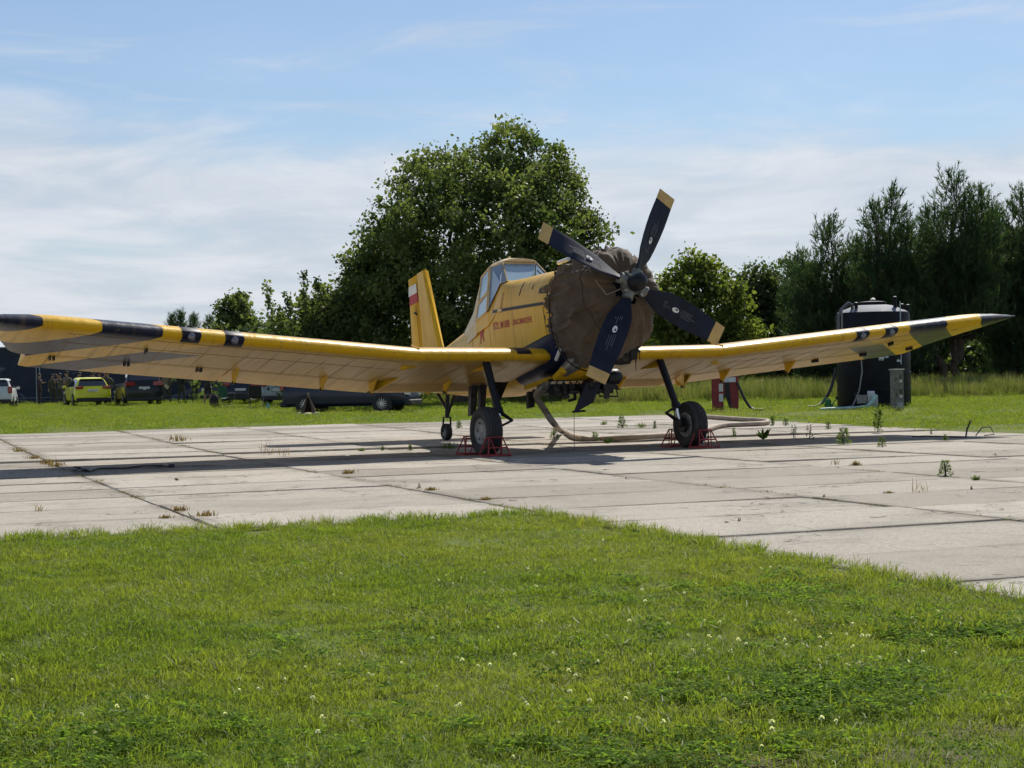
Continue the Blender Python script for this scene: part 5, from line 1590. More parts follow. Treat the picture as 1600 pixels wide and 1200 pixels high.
# ------------------------------------------------------------------ parked cars
TYRE = RUBBER
ALLOY = pbr('alloy_rim', (0.50, 0.50, 0.52), 0.3, 0.8, var=0.1)
CARGLASS = glassmat('car_glass', (0.015, 0.020, 0.028), 0.04)
LAMP_RED = pbr('tail_lamp_red', (0.30, 0.012, 0.018), 0.2, coat=0.6, var=0.15)
LAMP_CLR = pbr('head_lamp_clear', (0.60, 0.62, 0.65), 0.15, coat=0.8, var=0.1)
PLATE = pbr('number_plate', (0.62, 0.63, 0.62), 0.5, var=0.08)
PLASTIC = pbr('black_car_plastic', (0.016, 0.016, 0.017), 0.55, var=0.2)
def carpaint(name, col): return pbr(name, col, 0.30, var=0.05, coat=0.30, scale=2, spec=0.3)
def car(name, label, loc, yaw, st, L_, W_, paint, wheels, lamps, rim=ALLOY, plate_z=0.62, group='cars parked along the lawn', lowbump=None, badge=False, spoiler=True):
    """st: stations (x from the tail, z belt, z top, half width top / half width); rear at x = 0"""
    root = empty(name, loc, (0, 0, yaw), label=label, cat='car', group=group)
    hw = W_ / 2
    zs = 0.24
    def ring(x, zb, zt, ft, wf=1.0):
        w = hw * wf; t = w * ft
        half = [(0, zs), (w * 0.86, zs), (w * 0.97, zs + 0.10), (w, zb * 0.72), (w * 0.955, zb), (t, zt - 0.05 * (zt > zb + 0.08)), (t * 0.82, zt), (0, zt + 0.012)]
        return [Vector((x, y, z)) for y, z in half] + [Vector((x, -y, z)) for y, z in half[-2:0:-1]]
    Rg = [ring(*s_) for s_ in st]
    mb = MB(); mb.rings(Rg, True, True, True)
    body = mb.obj('body', paint, root, smooth=38)
    # side windows and screens, let in a little
    green = [i for i in range(len(st) - 1) if st[i][2] > st[i][1] + 0.22 and st[i + 1][2] > st[i + 1][1] + 0.22]
    for i in green:
        for s in (0, 1):
            k4, k5 = (4, 5) if s == 0 else (10, 9)
            a0, a1, b0, b1 = Rg[i][k4], Rg[i][k5], Rg[i + 1][k4], Rg[i + 1][k5]
            q = lambda u_, v_: (a0.lerp(b0, u_)).lerp(a1.lerp(b1, u_), v_) + Vector((0, 0.006 if s == 0 else -0.006, 0.002))
            mb = MB(); mb.prism([q(0.05, 0.10), q(0.95, 0.10), q(0.95, 0.90), q(0.05, 0.90)], (0, 0.004 if s == 0 else -0.004, 0)); mb.obj('side_window', CARGLASS, root)
    def screen(i, nm, lo=0.08, hi=0.92):
        a5, a9, b5, b9 = Rg[i][6], Rg[i][8], Rg[i + 1][6], Rg[i + 1][8]
        low_first = a5.z < b5.z
        q = lambda u_, v_: a5.lerp(a9, v_).lerp(b5.lerp(b9, v_), u_)
        P_ = [q(lo, -0.06), q(lo, 1.06), q(hi, 1.04), q(hi, -0.04)]
        n_ = (P_[1] - P_[0]).cross(P_[3] - P_[0]).normalized()
        if n_.z < 0: n_ = -n_
        mb = MB(); mb.prism([p + n_ * 0.014 for p in P_], n_ * 0.006); mb.obj(nm, CARGLASS, root)
    gi = [i for i in range(len(st)) if st[i][2] > st[i][1] + 0.22]
    screen(gi[0] - 1, 'rear_window'); screen(gi[-1], 'windscreen')
    # bumpers, lamps, plate
    bz = plate_z
    mb = MB(); mb.box((0.06, 0, 0.33), (0.28, W_ * 0.92, 0.20)); mb.obj('rear_bumper', lowbump or PLASTIC, root, bevel=0.04)
    mb = MB(); mb.box((L_ - 0.06, 0, 0.34), (0.24, W_ * 0.88, 0.18)); mb.obj('front_bumper', lowbump or PLASTIC, root, bevel=0.04)
    mb = MB(); mb.box((-0.025, 0, bz), (0.02, 0.52, 0.115)); mb.obj('number_plate', PLATE, root)
    for s in (-1, 1):
        lx, lw, lh, lz = lamps
        mb = MB(); mb.box((lx, s * (hw - lw / 2 - 0.02), lz), (0.16, lw, lh), (0, 0, s * 0.18)); mb.obj('tail_lamp', LAMP_RED, root, bevel=0.02)
        mb = MB(); mb.box((L_ - 0.12, s * (hw - 0.24), 0.66), (0.22, 0.34, 0.14), (0, 0.2, -s * 0.35)); mb.obj('head_lamp', LAMP_CLR, root, bevel=0.03)
        mb = MB(); mb.box((L_ * 0.66, s * (hw + 0.09), 0.98), (0.10, 0.17, 0.13)); mb.obj('wing_mirror', paint, root, bevel=0.03)
        mb = MB(); mb.box((L_ * 0.46, s * (hw + 0.004), 0.84), (0.16, 0.02, 0.03)); mb.obj('door_handle', PLASTIC, root)
    if badge:
        mb = MB(); mb.lathe([(0.06, 0), (0.06, 0.012)], (-1, 0, 0), (-0.02, 0, 0.83), 18); mb.obj('round_badge', CHROME, root)
    if spoiler:
        zt = max(s_[2] for s_ in st); xr = st[gi[0]][0]
        mb = MB(); mb.box((xr - 0.02, 0, st[gi[0]][2] + 0.015), (0.22, W_ * 0.62, 0.035)); mb.obj('roof_spoiler', paint, root, bevel=0.012)
    for wx in wheels:
        for s in (-1, 1):
            c = Vector((wx, s * (hw - 0.10), 0.315))
            mb = MB(); mb.lathe([(0.35, -0.10), (0.35, 0.104)], (0, s, 0), c, 24); mb.obj('wheel_arch', PLASTIC, root, smooth=40)
            wh = empty_part('wheel', root)
            mb = MB(); mb.lathe([(0.19, -0.09), (0.29, -0.10), (0.315, -0.07), (0.315, 0.09), (0.295, 0.122), (0.20, 0.118)], (0, s, 0), c, 28, caps=False); mb.obj('tyre', TYRE, wh, smooth=40)
            mb = MB(); mb.lathe([(0.20, 0.10), (0.185, 0.118), (0.175, 0.06)], (0, s, 0), c, 24, caps=False)
            for k in range(12):
                a = 2 * math.pi * k / 12
                d = Vector((math.cos(a), 0, math.sin(a))); t_ = Vector((-math.sin(a), 0, math.cos(a)))
                o_ = c + Vector((0, s * 0.118, 0))
                mb.prism([o_ + d * 0.03 - t_ * 0.014, o_ + d * 0.03 + t_ * 0.014, o_ + d * 0.185 + t_ * 0.010, o_ + d * 0.185 - t_ * 0.010], (0, s * 0.008, 0))
            mb.lathe([(0.04, 0.11), (0.035, 0.130)], (0, s, 0), c, 12)
            mb.obj('rim', rim, wh, smooth=40)
            mb = MB(); mb.lathe([(0.17, 0.05), (0.17, 0.058)], (0, s, 0), c, 20); mb.obj('brake_disc', PLASTIC, wh)
    return root
HATCH = [(0.0, 0.60, 0.62, 0.90, 0.86), (0.05, 0.80, 0.84, 0.92, 0.95), (0.16, 0.93, 0.98, 0.88, 0.99), (0.50, 0.95, 1.36, 0.72, 1.0), (1.10, 0.95, 1.44, 0.72, 1.0), (1.95, 0.94, 1.45, 0.72, 1.0), (2.65, 0.93, 1.38, 0.72, 1.0), (3.35, 0.90, 0.97, 0.82, 0.99), (3.95, 0.78, 0.84, 0.84, 0.95), (4.25, 0.62, 0.70, 0.85, 0.86), (4.33, 0.50, 0.54, 0.85, 0.78)]
WAGON = [(0.0, 0.60, 0.62, 0.90, 0.88), (0.04, 0.86, 0.90, 0.92, 0.96), (0.14, 0.95, 1.04, 0.88, 0.99), (0.40, 0.96, 1.40, 0.76, 1.0), (1.20, 0.96, 1.47, 0.75, 1.0), (2.20, 0.95, 1.47, 0.75, 1.0), (2.85, 0.94, 1.40, 0.74, 1.0), (3.50, 0.92, 0.99, 0.82, 0.99), (4.15, 0.80, 0.86, 0.84, 0.95), (4.45, 0.64, 0.72, 0.85, 0.86), (4.55, 0.50, 0.54, 0.85, 0.78)]
SUVS = [(x, zb * 1.12, zt * 1.16, ft, wf) for x, zb, zt, ft, wf in WAGON]
SEDAN = [(0.0, 0.58, 0.60, 0.90, 0.86), (0.06, 0.84, 0.90, 0.90, 0.95), (0.40, 0.90, 0.99, 0.86, 0.99), (0.75, 0.91, 1.08, 0.82, 1.0), (1.35, 0.92, 1.38, 0.72, 1.0), (2.1, 0.92, 1.42, 0.72, 1.0), (2.75, 0.91, 1.35, 0.72, 1.0), (3.45, 0.88, 0.95, 0.82, 0.99), (4.15, 0.78, 0.84, 0.84, 0.95), (4.48, 0.62, 0.70, 0.85, 0.86), (4.56, 0.48, 0.52, 0.85, 0.76)]
def car_px(px, Y, name, label, yaw, st, L_, W_, paint, wheels, lamps, **kw):
    p = px2w(px, 630, Y)
    return car(name, label, (p.x, Y, gz(p.x, Y)), yaw, st, L_, W_, paint, wheels, lamps, **kw)
UPY = math.pi / 2        # nose pointing away from the camera
car_px(146, 84.5, 'parked_car', 'bright yellow hatchback parked with its tail to the camera under the left wing', UPY + 0.40, HATCH, 4.33, 1.80, carpaint('lemon_car_paint', (0.72, 0.70, 0.025)), (0.78, 3.45), (0.10, 0.40, 0.13, 0.94), plate_z=0.80)
car_px(-9, 84.5, 'parked_car', 'silver white estate car cut off by the left edge of the picture', UPY + 0.22, WAGON, 4.55, 1.76, carpaint('silver_white_paint', (0.58, 0.62, 0.62)), (0.85, 3.60), (0.04, 0.20, 0.34, 0.90), plate_z=0.78)
car_px(226, 84.0, 'parked_car', 'black off road car with red tail lamps and a round silver badge', UPY + 0.36, SUVS, 4.55, 1.90, carpaint('black_car_paint', (0.010, 0.011, 0.014)), (0.88, 3.62), (0.06, 0.48, 0.20, 1.08), plate_z=0.88, badge=True)
car_px(376, 82.0, 'parked_car', 'dark blue hatchback behind the green folding chair', UPY + 0.10, HATCH, 4.33, 1.78, carpaint('midnight_car_paint', (0.012, 0.016, 0.035)), (0.78, 3.45), (0.10, 0.36, 0.16, 0.96), plate_z=0.72)
bc = px2w(607, 647, 58.2)
car('parked_car', 'dark navy estate car seen from the side beneath the left wing', (bc.x - 3.62 * math.cos(0.20), 58.9 + 3.62 * math.sin(0.16), gz(bc.x, 58)), -0.20, WAGON, 4.55, 1.78, carpaint('navy_car_paint', (0.014, 0.018, 0.040)), (0.85, 3.60), (0.04, 0.30, 0.30, 0.98), plate_z=0.70)
car_px(433, 78.0, 'parked_car', 'pale grey small car half hidden behind the navy estate car', UPY - 0.25, HATCH, 4.33, 1.72, carpaint('pale_grey_paint', (0.30, 0.33, 0.36)), (0.78, 3.45), (0.10, 0.30, 0.20, 0.96), plate_z=0.72)

# ------------------------------------------------------------------ people
def person_mat(name, skin, hair, shirt, shirt2, trousers, shoes, shorts=False):
    m, nt, N, L, b = newmat(name)
    nb = NB(nt); o = nb.coord('Object')
    sp = nb.node('ShaderNodeSeparateXYZ'); L.new(o, sp.inputs[0])
    x, y, z = sp.outputs
    n = nb.noise(o, 9.0, 3, 0.5)
    sh = nb.mix(nb.math('GREATER_THAN', n, 0.52), shirt, shirt2)
    col = nb.mix(nb.math('GREATER_THAN', z, 0.95), trousers, sh)
    col = nb.mix(nb.math('GREATER_THAN', z, 1.495), col, skin)
    col = nb.mix(nb.math('GREATER_THAN', z, 1.71), col, hair)
    col = nb.mix(nb.math('GREATER_THAN', z, 0.52 if shorts else 0.09), skin if shorts else shoes, col)
    if shorts: col = nb.mix(nb.math('GREATER_THAN', z, 0.10), shoes, col)
    at = nb.node('ShaderNodeAttribute', attribute_name='bare')
    col = nb.mix(at.outputs['Fac'], col, skin)
    L.new(col, b.inputs['Base Color']); b.inputs['Roughness'].default_value = 0.8
    return m
def person(px, py, Y, label, mat, arms='down', turn=0.0, h=1.76, hair=None, vest=None, step_=0.1, seed=0):
    p = px2w(px, py, Y)
    root = empty('person', (p.x, Y, gz(p.x, Y)), (0, 0, turn), label=label, cat='person', group='people standing by the parked cars')
    V, E, R = [], [], []
    def add(co, r, prev=None):
        V.append(Vector(co)); R.append(r)
        if prev is not None: E.append((prev, len(V) - 1))
        return len(V) - 1
    pel = add((0, 0, 0.96), 0.145)
    wst = add((0, 0.01, 1.12), 0.135, pel); ch = add((0, 0.0, 1.30), 0.165, wst); nk0 = add((0, 0.0, 1.44), 0.085, ch)
    nk = add((0, -0.01, 1.50), 0.055, nk0); jaw = add((0, -0.02, 1.575), 0.078, nk); hd = add((0, -0.015, 1.655), 0.096, jaw); crown = add((0, 0.0, 1.73), 0.070, hd)
    add((0, -0.125, 1.635), 0.016, hd)
    for s in (-1, 1):
        add((s * 0.10, -0.005, 1.635), 0.018, hd)
        sh = add((s * 0.185, 0, 1.415), 0.072, ch)
        if arms == 'down' or (arms == 'one' and s < 0): el, wr = (s * 0.245, 0.03, 1.13), (s * 0.255, -0.07, 0.89)
        elif arms == 'folded': el, wr = (s * 0.27, -0.06, 1.14), (s * 0.02, -0.24, 1.18 + 0.05 * s)
        elif arms == 'phone': el, wr = (s * 0.25, -0.06, 1.15), (s * 0.10, -0.28, 1.26)
        elif arms == 'hips': el, wr = (s * 0.36, 0.08, 1.16), (s * 0.18, -0.04, 1.02)
        else: el, wr = (s * 0.36, -0.02, 1.50), (s * 0.22, -0.08, 1.72)
        e = add(el, 0.050, sh); w = add(wr, 0.034, e)
        d = (Vector(wr) - Vector(el)).normalized()
        pm = add(Vector(wr) + d * 0.06, 0.034, w)
        u_ = d.cross(Vector((0, 0, 1))).normalized() if abs(d.z) < 0.95 else Vector((1, 0, 0))
        add(Vector(wr) + d * 0.05 - u_ * 0.05 * s, 0.010, w)
        for k, ln in ((-0.026, 0.075), (-0.009, 0.09), (0.009, 0.085), (0.026, 0.065)):
            f = add(Vector(wr) + d * 0.10 + u_ * k, 0.009, pm); add(Vector(wr) + d * (0.09 + ln * 0.7) + u_ * k * 1.1 + Vector((0, -0.012, 0)), 0.008, f)
        fy = step_ * s
        hp = add((s * 0.10, 0, 0.88), 0.105, pel); kn = add((s * 0.115, fy * 0.5 - 0.02, 0.49), 0.066, hp); an = add((s * 0.12, fy + 0.03, 0.09), 0.045, kn)
        add((s * 0.135, fy - 0.13, 0.045), 0.038, an)
    me = bpy.data.meshes.new('person_skeleton')
    me.from_pydata(V, E, [])
    bm = bmesh.new(); bm.from_mesh(me)
    lay = bm.verts.layers.skin.verify()
    bm.verts.ensure_lookup_table()
    for v_, r_ in zip(bm.verts, R):
        v_[lay].radius = (r_, r_ * (0.72 if r_ > 0.12 else 1.0)); v_[lay].use_root = False
    bm.verts[0][lay].use_root = True
    bm.to_mesh(me); bm.free()
    t = bpy.data.objects.new('person_tmp', me); COL.objects.link(t)
    t.modifiers.new('skin', 'SKIN')
    sb_ = t.modifiers.new('smooth', 'SUBSURF'); sb_.levels = 1; sb_.render_levels = 1
    dg = bpy.context.evaluated_depsgraph_get(); dg.update()
    mm = bpy.data.meshes.new_from_object(t.evaluated_get(dg)); bpy.data.objects.remove(t)
    bare = mm.attributes.new('bare', 'FLOAT', 'POINT')
    wr_pts = [V[i] for i in range(len(V)) if R[i] in (0.034, 0.010, 0.009, 0.008)]
    vals = [1.0 if (v_.co.z < 1.9 and min((v_.co - w).length for w in wr_pts) < 0.05) else 0.0 for v_ in mm.vertices]
    bare.data.foreach_set('value', vals)
    mm.materials.clear(); mm.materials.append(mat)
    mm.polygons.foreach_set('use_smooth', [True] * len(mm.polygons))
    body = link(bpy.data.objects.new('body', mm), root)
    sc = h / 1.80
    root.scale = (sc, sc, sc)
    if hair:
        mb = MB(); mb.lathe([(0.106, 1.66), (0.108, 1.70), (0.098, 1.745), (0.065, 1.785), (0.01, 1.80)], (0, 0, 1), (0, 0.005, 0), 14, caps=False)
        if hair[1] == 'cap': mb.box((0, -0.12, 1.685), (0.14, 0.10, 0.012))
        mb.obj('cap' if hair[1] == 'cap' else 'hair', hair[0], root, smooth=50)
    for s in (-1, 1):
        mb = MB(); mb.lathe([(0.010, 0), (0.007, 0.006), (0.001, 0.008)], (0, -1, 0), (s * 0.034, -0.098, 1.655), 8); mb.obj('eye', PLASTIC, root)
    mb = MB(); mb.box((0, -0.097, 1.575), (0.045, 0.012, 0.010)); mb.obj('mouth', pbr('lip', (0.25, 0.09, 0.08), 0.6), root)
    if vest:
        mb = MB(); mb.rings([[Vector((0.185 * f * math.cos(a), 0.135 * f * math.sin(a), z)) for a in [2 * math.pi * j / 16 for j in range(16)]] for z, f in ((1.02, 0.95), (1.2, 1.02), (1.38, 1.04), (1.44, 0.75))], True, False, False)
        mb.box((0.0, 0.20, 1.24), (0.30, 0.16, 0.38)); mb.obj('vest', vest, root, smooth=40)
    return root
SK, SK2 = (0.36, 0.21, 0.15), (0.30, 0.17, 0.12)
CAMO1 = person_mat('olive_camouflage', SK, (0.03, 0.02, 0.015), (0.085, 0.082, 0.045), (0.045, 0.050, 0.028), (0.040, 0.042, 0.026), (0.02, 0.018, 0.015))
CAMO2 = person_mat('tan_camouflage', SK2, (0.02, 0.015, 0.012), (0.14, 0.12, 0.080), (0.060, 0.058, 0.036), (0.048, 0.046, 0.030), (0.02, 0.018, 0.015))
MAROON = person_mat('maroon_clothes', SK, (0.05, 0.035, 0.025), (0.040, 0.022, 0.026), (0.032, 0.018, 0.022), (0.028, 0.018, 0.022), (0.012, 0.012, 0.012))
DARKC = person_mat('dark_clothes_shorts', SK2, (0.02, 0.015, 0.012), (0.022, 0.024, 0.030), (0.018, 0.020, 0.026), (0.014, 0.015, 0.018), (0.40, 0.40, 0.38), True)
GREENV, TANV, BLKV = pbr('olive_vest', (0.055, 0.058, 0.034), 0.85), pbr('tan_vest', (0.17, 0.145, 0.095), 0.85), pbr('black_vest', (0.02, 0.02, 0.022), 0.8)
HR, CP_, HB = pbr('dark_hair', (0.025, 0.017, 0.012), 0.7), pbr('olive_cap', (0.045, 0.046, 0.028), 0.85), pbr('black_cap', (0.012, 0.012, 0.013), 0.8)
def pp(*a, **k): return person(*a, **k)
pp(62, 632, 93, 'person in dark maroon clothes standing alone beside two thin poles', MAROON, 'phone', 1.3, 1.76, (HR, 'hair'), seed=1)
pp(83, 631, 96, 'person in olive clothes half hidden left of the yellow car', CAMO1, 'one', 0.5, 1.74, (CP_, 'cap'), GREENV, seed=2)
pp(94, 632, 93, 'person in camouflage with a pale collar left of the yellow car', CAMO2, 'phone', -0.5, 1.76, (HR, 'hair'), seed=3)
pp(105, 632, 92, 'broad person in camouflage vest with folded arms beside the yellow car', CAMO1, 'folded', -0.2, 1.86, (HB, 'cap'), TANV, seed=4)
pp(125, 631, 95, 'person whose head shows above the left side of the yellow car roof', CAMO1, 'down', 0.2, 1.80, (HR, 'hair'), seed=5)
pp(144, 631, 96, 'person whose head shows above the middle of the yellow car roof', CAMO2, 'down', 2.8, 1.80, (HB, 'cap'), seed=6)
pp(156, 631, 95, 'person with raised arms behind the right side of the yellow car', CAMO2, 'up', 0.3, 1.82, (HR, 'hair'), seed=7)
pp(169, 631, 95, 'person in camouflage standing between the yellow car and the black car', CAMO1, 'hips', -0.4, 1.80, (HR, 'hair'), GREENV, seed=8)
pp(262, 632, 91, 'person in camouflage with a tan pack next to the black car', CAMO2, 'hips', 2.9, 1.80, (HB, 'cap'), TANV, seed=9)
pp(284, 632, 91, 'person in camouflage with a black pack, middle of the three', CAMO1, 'folded', 2.7, 1.78, (CP_, 'cap'), BLKV, seed=10)
pp(305, 632, 90, 'person in olive vest, right of the three in camouflage', CAMO2, 'hips', 3.3, 1.78, (HR, 'hair'), GREENV, seed=11)
pp(325, 638, 82, 'person in dark shirt and shorts with pale shoes left of the green chair', DARKC, 'folded', 2.6, 1.76, (HR, 'hair'), seed=12)
POLE = pbr('thin_pale_pole', (0.30, 0.33, 0.36), 0.5)
for px, lab in ((57.5, 'left one of two thin pale poles under the left wing tip'), (62.8, 'right one of two thin pale poles under the left wing tip')):
    q = px2w(px, 632, 94.5)
    mb = MB(); mb.tube([(0, 0, 0), (0, 0, 2.6)], 0.016, 6); mb.lathe([(0.03, 2.6), (0.03, 2.65), (0.005, 2.68)], (0, 0, 1), (0, 0, 0), 8); mb.box((0, 0, 0.01), (0.2, 0.2, 0.02))
    tag(mb.obj('thin_pole', POLE, None, smooth=40, loc=(q.x, 94.5, gz(q.x, 94.5))), lab, 'pole', 'thin poles under the left wing tip')

# ------------------------------------------------------------------ camping things on the grass
def chair(px, py, Y, cloth, label, turn, armc=None):
    p = px2w(px, py, Y)
    t = empty('folding_chair', (p.x, Y, gz(p.x, Y)), (0, 0, turn), label=label, cat='chair', group='folding chairs on the lawn')
    tubeM = pbr('chair_tube', (0.12, 0.12, 0.13), 0.4, 0.5)
    for s in (-1, 1):
        mb = MB(); mb.tube([(s * 0.27, -0.26, 0), (s * 0.27, 0.20, 0.45)], 0.012, 6); mb.obj('leg', tubeM, t)
        mb = MB(); mb.tube([(s * 0.27, 0.26, 0), (s * 0.27, -0.20, 0.45), (s * 0.28, -0.22, 0.62)], 0.012, 6); mb.obj('leg', tubeM, t)
        mb = MB(); mb.tube([(s * 0.26, 0.18, 0.42), (s * 0.26, 0.30, 0.95)], 0.012, 6); mb.obj('back_post', tubeM, t)
        mb = MB(); mb.box((s * 0.28, 0.0, 0.63), (0.06, 0.44, 0.02)); mb.obj('armrest', armc or tubeM, t)
    mb = MB(); mb.rings([[Vector((x, y, 0.44 - 0.05 * math.cos(x * 5.5))) for x in (-0.26, -0.13, 0, 0.13, 0.26)] for y in (-0.22, 0.0, 0.20)], False, False, False); o = mb.obj('seat', cloth, t, smooth=60)
    mb = MB(); mb.rings([[Vector((x, 0.19 + 0.12 * f + 0.03 * math.cos(x * 5.5), 0.44 + 0.52 * f)) for x in (-0.26, -0.13, 0, 0.13, 0.26)] for f in (0, 0.5, 1)], False, False, False); mb.obj('backrest', cloth, t, smooth=60)
    mb = MB(); mb.tube([(-0.27, -0.25, 0.02), (0.27, 0.25, 0.02)], 0.010, 6); mb.tube([(0.27, -0.25, 0.02), (-0.27, 0.25, 0.02)], 0.010, 6); mb.obj('cross_brace', tubeM, t)
    return t
chair(355, 640, 74, pbr('green_chair_cloth', (0.010, 0.075, 0.048), 0.8), 'green folding chair on the lawn in front of the dark blue hatchback', 2.5, pbr('pale_arm', (0.4, 0.45, 0.45), 0.5))
chair(401, 642, 70, pbr('black_chair_cloth', (0.012, 0.013, 0.014), 0.8), 'black folding chair turned away from the camera', 3.1)
q = px2w(418.5, 643, 67)
mb = MB(); mb.lathe([(0.05, 0), (0.055, 0.02), (0.055, 0.20), (0.02, 0.27), (0.02, 0.30)], (0, 0, 1), (0, 0, 0), 14); b_ = mb.obj('water_bottle', pbr('teal_bottle', (0.10, 0.34, 0.36), 0.35), None, smooth=50, loc=(q.x, 67, gz(q.x, 67)))
mb = MB(); mb.lathe([(0.026, 0.295), (0.026, 0.33), (0.005, 0.335)], (0, 0, 1), (0, 0, 0), 12); mb.obj('cap', PLASTIC, b_)
tag(b_, 'teal water bottle standing on the grass right of the black chair', 'bottle')
q = px2w(338, 636, 76)
mb = MB(); mb.rings([[Vector((0.20 * f * math.cos(a), 0.13 * f * math.sin(a), z)) for a in [2 * math.pi * j / 14 for j in range(14)]] for z, f in ((0.0, 0.9), (0.1, 1.05), (0.35, 1.0), (0.5, 0.75), (0.56, 0.3))])
rs = mb.obj('rucksack', pbr('black_rucksack', (0.012, 0.013, 0.016), 0.8), None, smooth=50, loc=(q.x, 75.5, gz(q.x, 75.5)))
mb = MB(); mb.box((0, -0.15, 0.18), (0.26, 0.08, 0.22)); mb.obj('front_pocket', BLKV, rs, bevel=0.02)
mb = MB(); mb.tube([(-0.1, 0, 0.52), (0, 0, 0.64), (0.1, 0, 0.52)], 0.014, 6); mb.obj('handle', BLKV, rs)
tag(rs, 'black rucksack on the grass left of the green chair', 'rucksack')
# little brown teepee-shaped tent
q = px2w(482, 651, 55)
tp_ = empty('small_tent', (q.x, 55, gz(q.x, 55)), (0, 0, 0.1), label='small brown triangular tent with pale pads at its foot, before the navy car', cat='tent')
TENT = pbr('brown_tent_cloth', (0.085, 0.055, 0.040), 0.9, bump=0.3); PAD = pbr('pale_pad', (0.36, 0.30, 0.22), 0.9)
bs = [(-0.28, -0.26), (0.28, -0.26), (0.28, 0.26), (-0.28, 0.26)]
for i in (1, 2, 3):
    a, c = bs[i], bs[(i + 1) % 4]
    mb = MB(); mb.prism([(a[0], a[1], 0.02), (c[0], c[1], 0.02), (0.02 * (c[0] > 0), 0.0, 0.66), (-0.02, 0, 0.66)], (0.004, 0.004, 0)); mb.obj('tent_panel', TENT, tp_)
mb = MB(); mb.prism([(-0.28, -0.26, 0.02), (-0.14, -0.262, 0.02), (-0.01, -0.03, 0.64), (-0.03, 0, 0.66)], (0, -0.006, 0)); mb.obj('door_flap', TENT, tp_)
mb = MB(); mb.prism([(0.28, -0.26, 0.02), (0.14, -0.262, 0.02), (0.01, -0.03, 0.64), (0.03, 0, 0.66)], (0, -0.006, 0)); mb.obj('door_flap', TENT, tp_)
for a in bs:
    mb = MB(); mb.tube([(a[0], a[1], 0), (-a[0] * 0.10, -a[1] * 0.1, 0.74)], 0.012, 6); mb.obj('tent_pole', pbr('tent_pole_wood', (0.25, 0.18, 0.11), 0.7), tp_)
for x, y, w_ in ((-0.27, -0.34, 0.11), (0.27, -0.34, 0.12), (-0.02, -0.34, 0.17)):
    mb = MB(); mb.lathe([(0.02, 0.0), (w_, 0.03), (w_, 0.07), (w_ * 0.6, 0.11), (0.01, 0.12)], (0, 0, 1), (x, y, 0), 14); mb.obj('pad', PAD, tp_, smooth=50)

# ------------------------------------------------------------------ tank, fuel pump and cabinet on the right
TANKM = pbr('black_polyethylene', (0.008, 0.009, 0.014), 0.55, spec=0.2, var=0.3, scale=3, bump=0.1, bscale=6)
TANKTOP = pbr('grey_tank_top', (0.13, 0.145, 0.18), 0.75, var=0.25, scale=4)  # blue-grey, lighter than the black shell below
STICK = pbr('white_sticker', (0.55, 0.56, 0.55), 0.6, var=0.12, scale=30)
tk = px2w(1366, 637, 53.0)
TR = 1.13
tank = empty('storage_tank', (tk.x, 53.0, gz(tk.x, 53)), label='tall black plastic storage tank with domed lid behind the right wing tip', cat='tank')
HT = 2.93
mb = MB(); mb.lathe([(TR - 0.02, 0.0), (TR, 0.04), (TR, 1.40), (TR + 0.006, 1.45), (TR, 1.5), (TR, HT - 0.06), (TR - 0.03, HT)], (0, 0, 1), (0, 0, 0), 56); mb.obj('shell', TANKM, tank, smooth=35)
for z in (0.55, 1.05, 1.95, 2.45):
    mb = MB(); mb.lathe([(TR - 0.01, z - 0.035), (TR + 0.012, z - 0.02), (TR + 0.012, z + 0.02), (TR - 0.01, z + 0.035)], (0, 0, 1), (0, 0, 0), 56, caps=False); mb.obj('moulded_rib', TANKM, tank, smooth=35)
mb = MB(); mb.lathe([(TR - 0.03, HT), (TR - 0.12, HT + 0.05), (0.62, HT + 0.21), (0.40, HT + 0.25)], (0, 0, 1), (0, 0, 0), 48, caps=False); mb.obj('domed_top', TANKTOP, tank, smooth=35)
mb = MB(); mb.lathe([(0.40, HT + 0.20), (0.40, HT + 0.27), (0.44, HT + 0.28), (0.44, HT + 0.33), (0.30, HT + 0.35), (0.12, HT + 0.36)], (0, 0, 1), (0, 0, 0), 32)
mb.lathe([(0.10, HT + 0.35), (0.10, HT + 0.39), (0.02, HT + 0.41)], (0, 0, 1), (0, 0, 0), 16); mb.obj('lid', TANKM, tank, smooth=35)
mb = MB(); mb.lathe([(0.075, 0), (0.085, 0.03), (0.05, 0.07), (0.01, 0.085)], (0, 0, 1), (0.02, 0, HT + 0.38), 12); mb.obj('lid_knob', WHITE, tank, smooth=50)
for (x, y, h) in ((-0.62, -0.55, 0.26), (0.58, -0.55, 0.42), (0.85, -0.3, 0.2), (1.06, -0.2, 0.18)):
    mb = MB(); mb.lathe([(0.055, 0), (0.055, h), (0.07, h + 0.01), (0.07, h + 0.06), (0.02, h + 0.08)], (0, 0, 1), (x, y, HT - 0.02), 12); mb.obj('vent_pipe', TANKM, tank, smooth=40)
mb = MB(); mb.tube([(-0.72, -0.5, HT + 0.02), (-0.74, -0.5, HT + 0.24), (-0.84, -0.52, HT + 0.30), (-1.08, -0.55, HT + 0.10), (-1.16, -0.55, HT - 0.15), (-1.17, -0.55, 1.6)], 0.05, 10); mb.obj('fill_pipe', pbr('grey_pipe', (0.10, 0.10, 0.105), 0.35, 0.3), tank, smooth=40)
mb = MB(); mb.tube([(-1.06, -0.58, HT + 0.12), (-1.08, -0.62, HT - 0.2), (-1.08, -0.62, 1.6)], 0.02, 8); mb.obj('thin_fill_pipe', GREYMETAL, tank, smooth=40)
mb = MB(); mb.tube([(0.60, -1.16, HT + 0.3), (0.60, -1.16, 1.30)], 0.016, 8); mb.obj('gauge_tube', pbr('clear_gauge', (0.35, 0.42, 0.50), 0.25), tank, smooth=40)
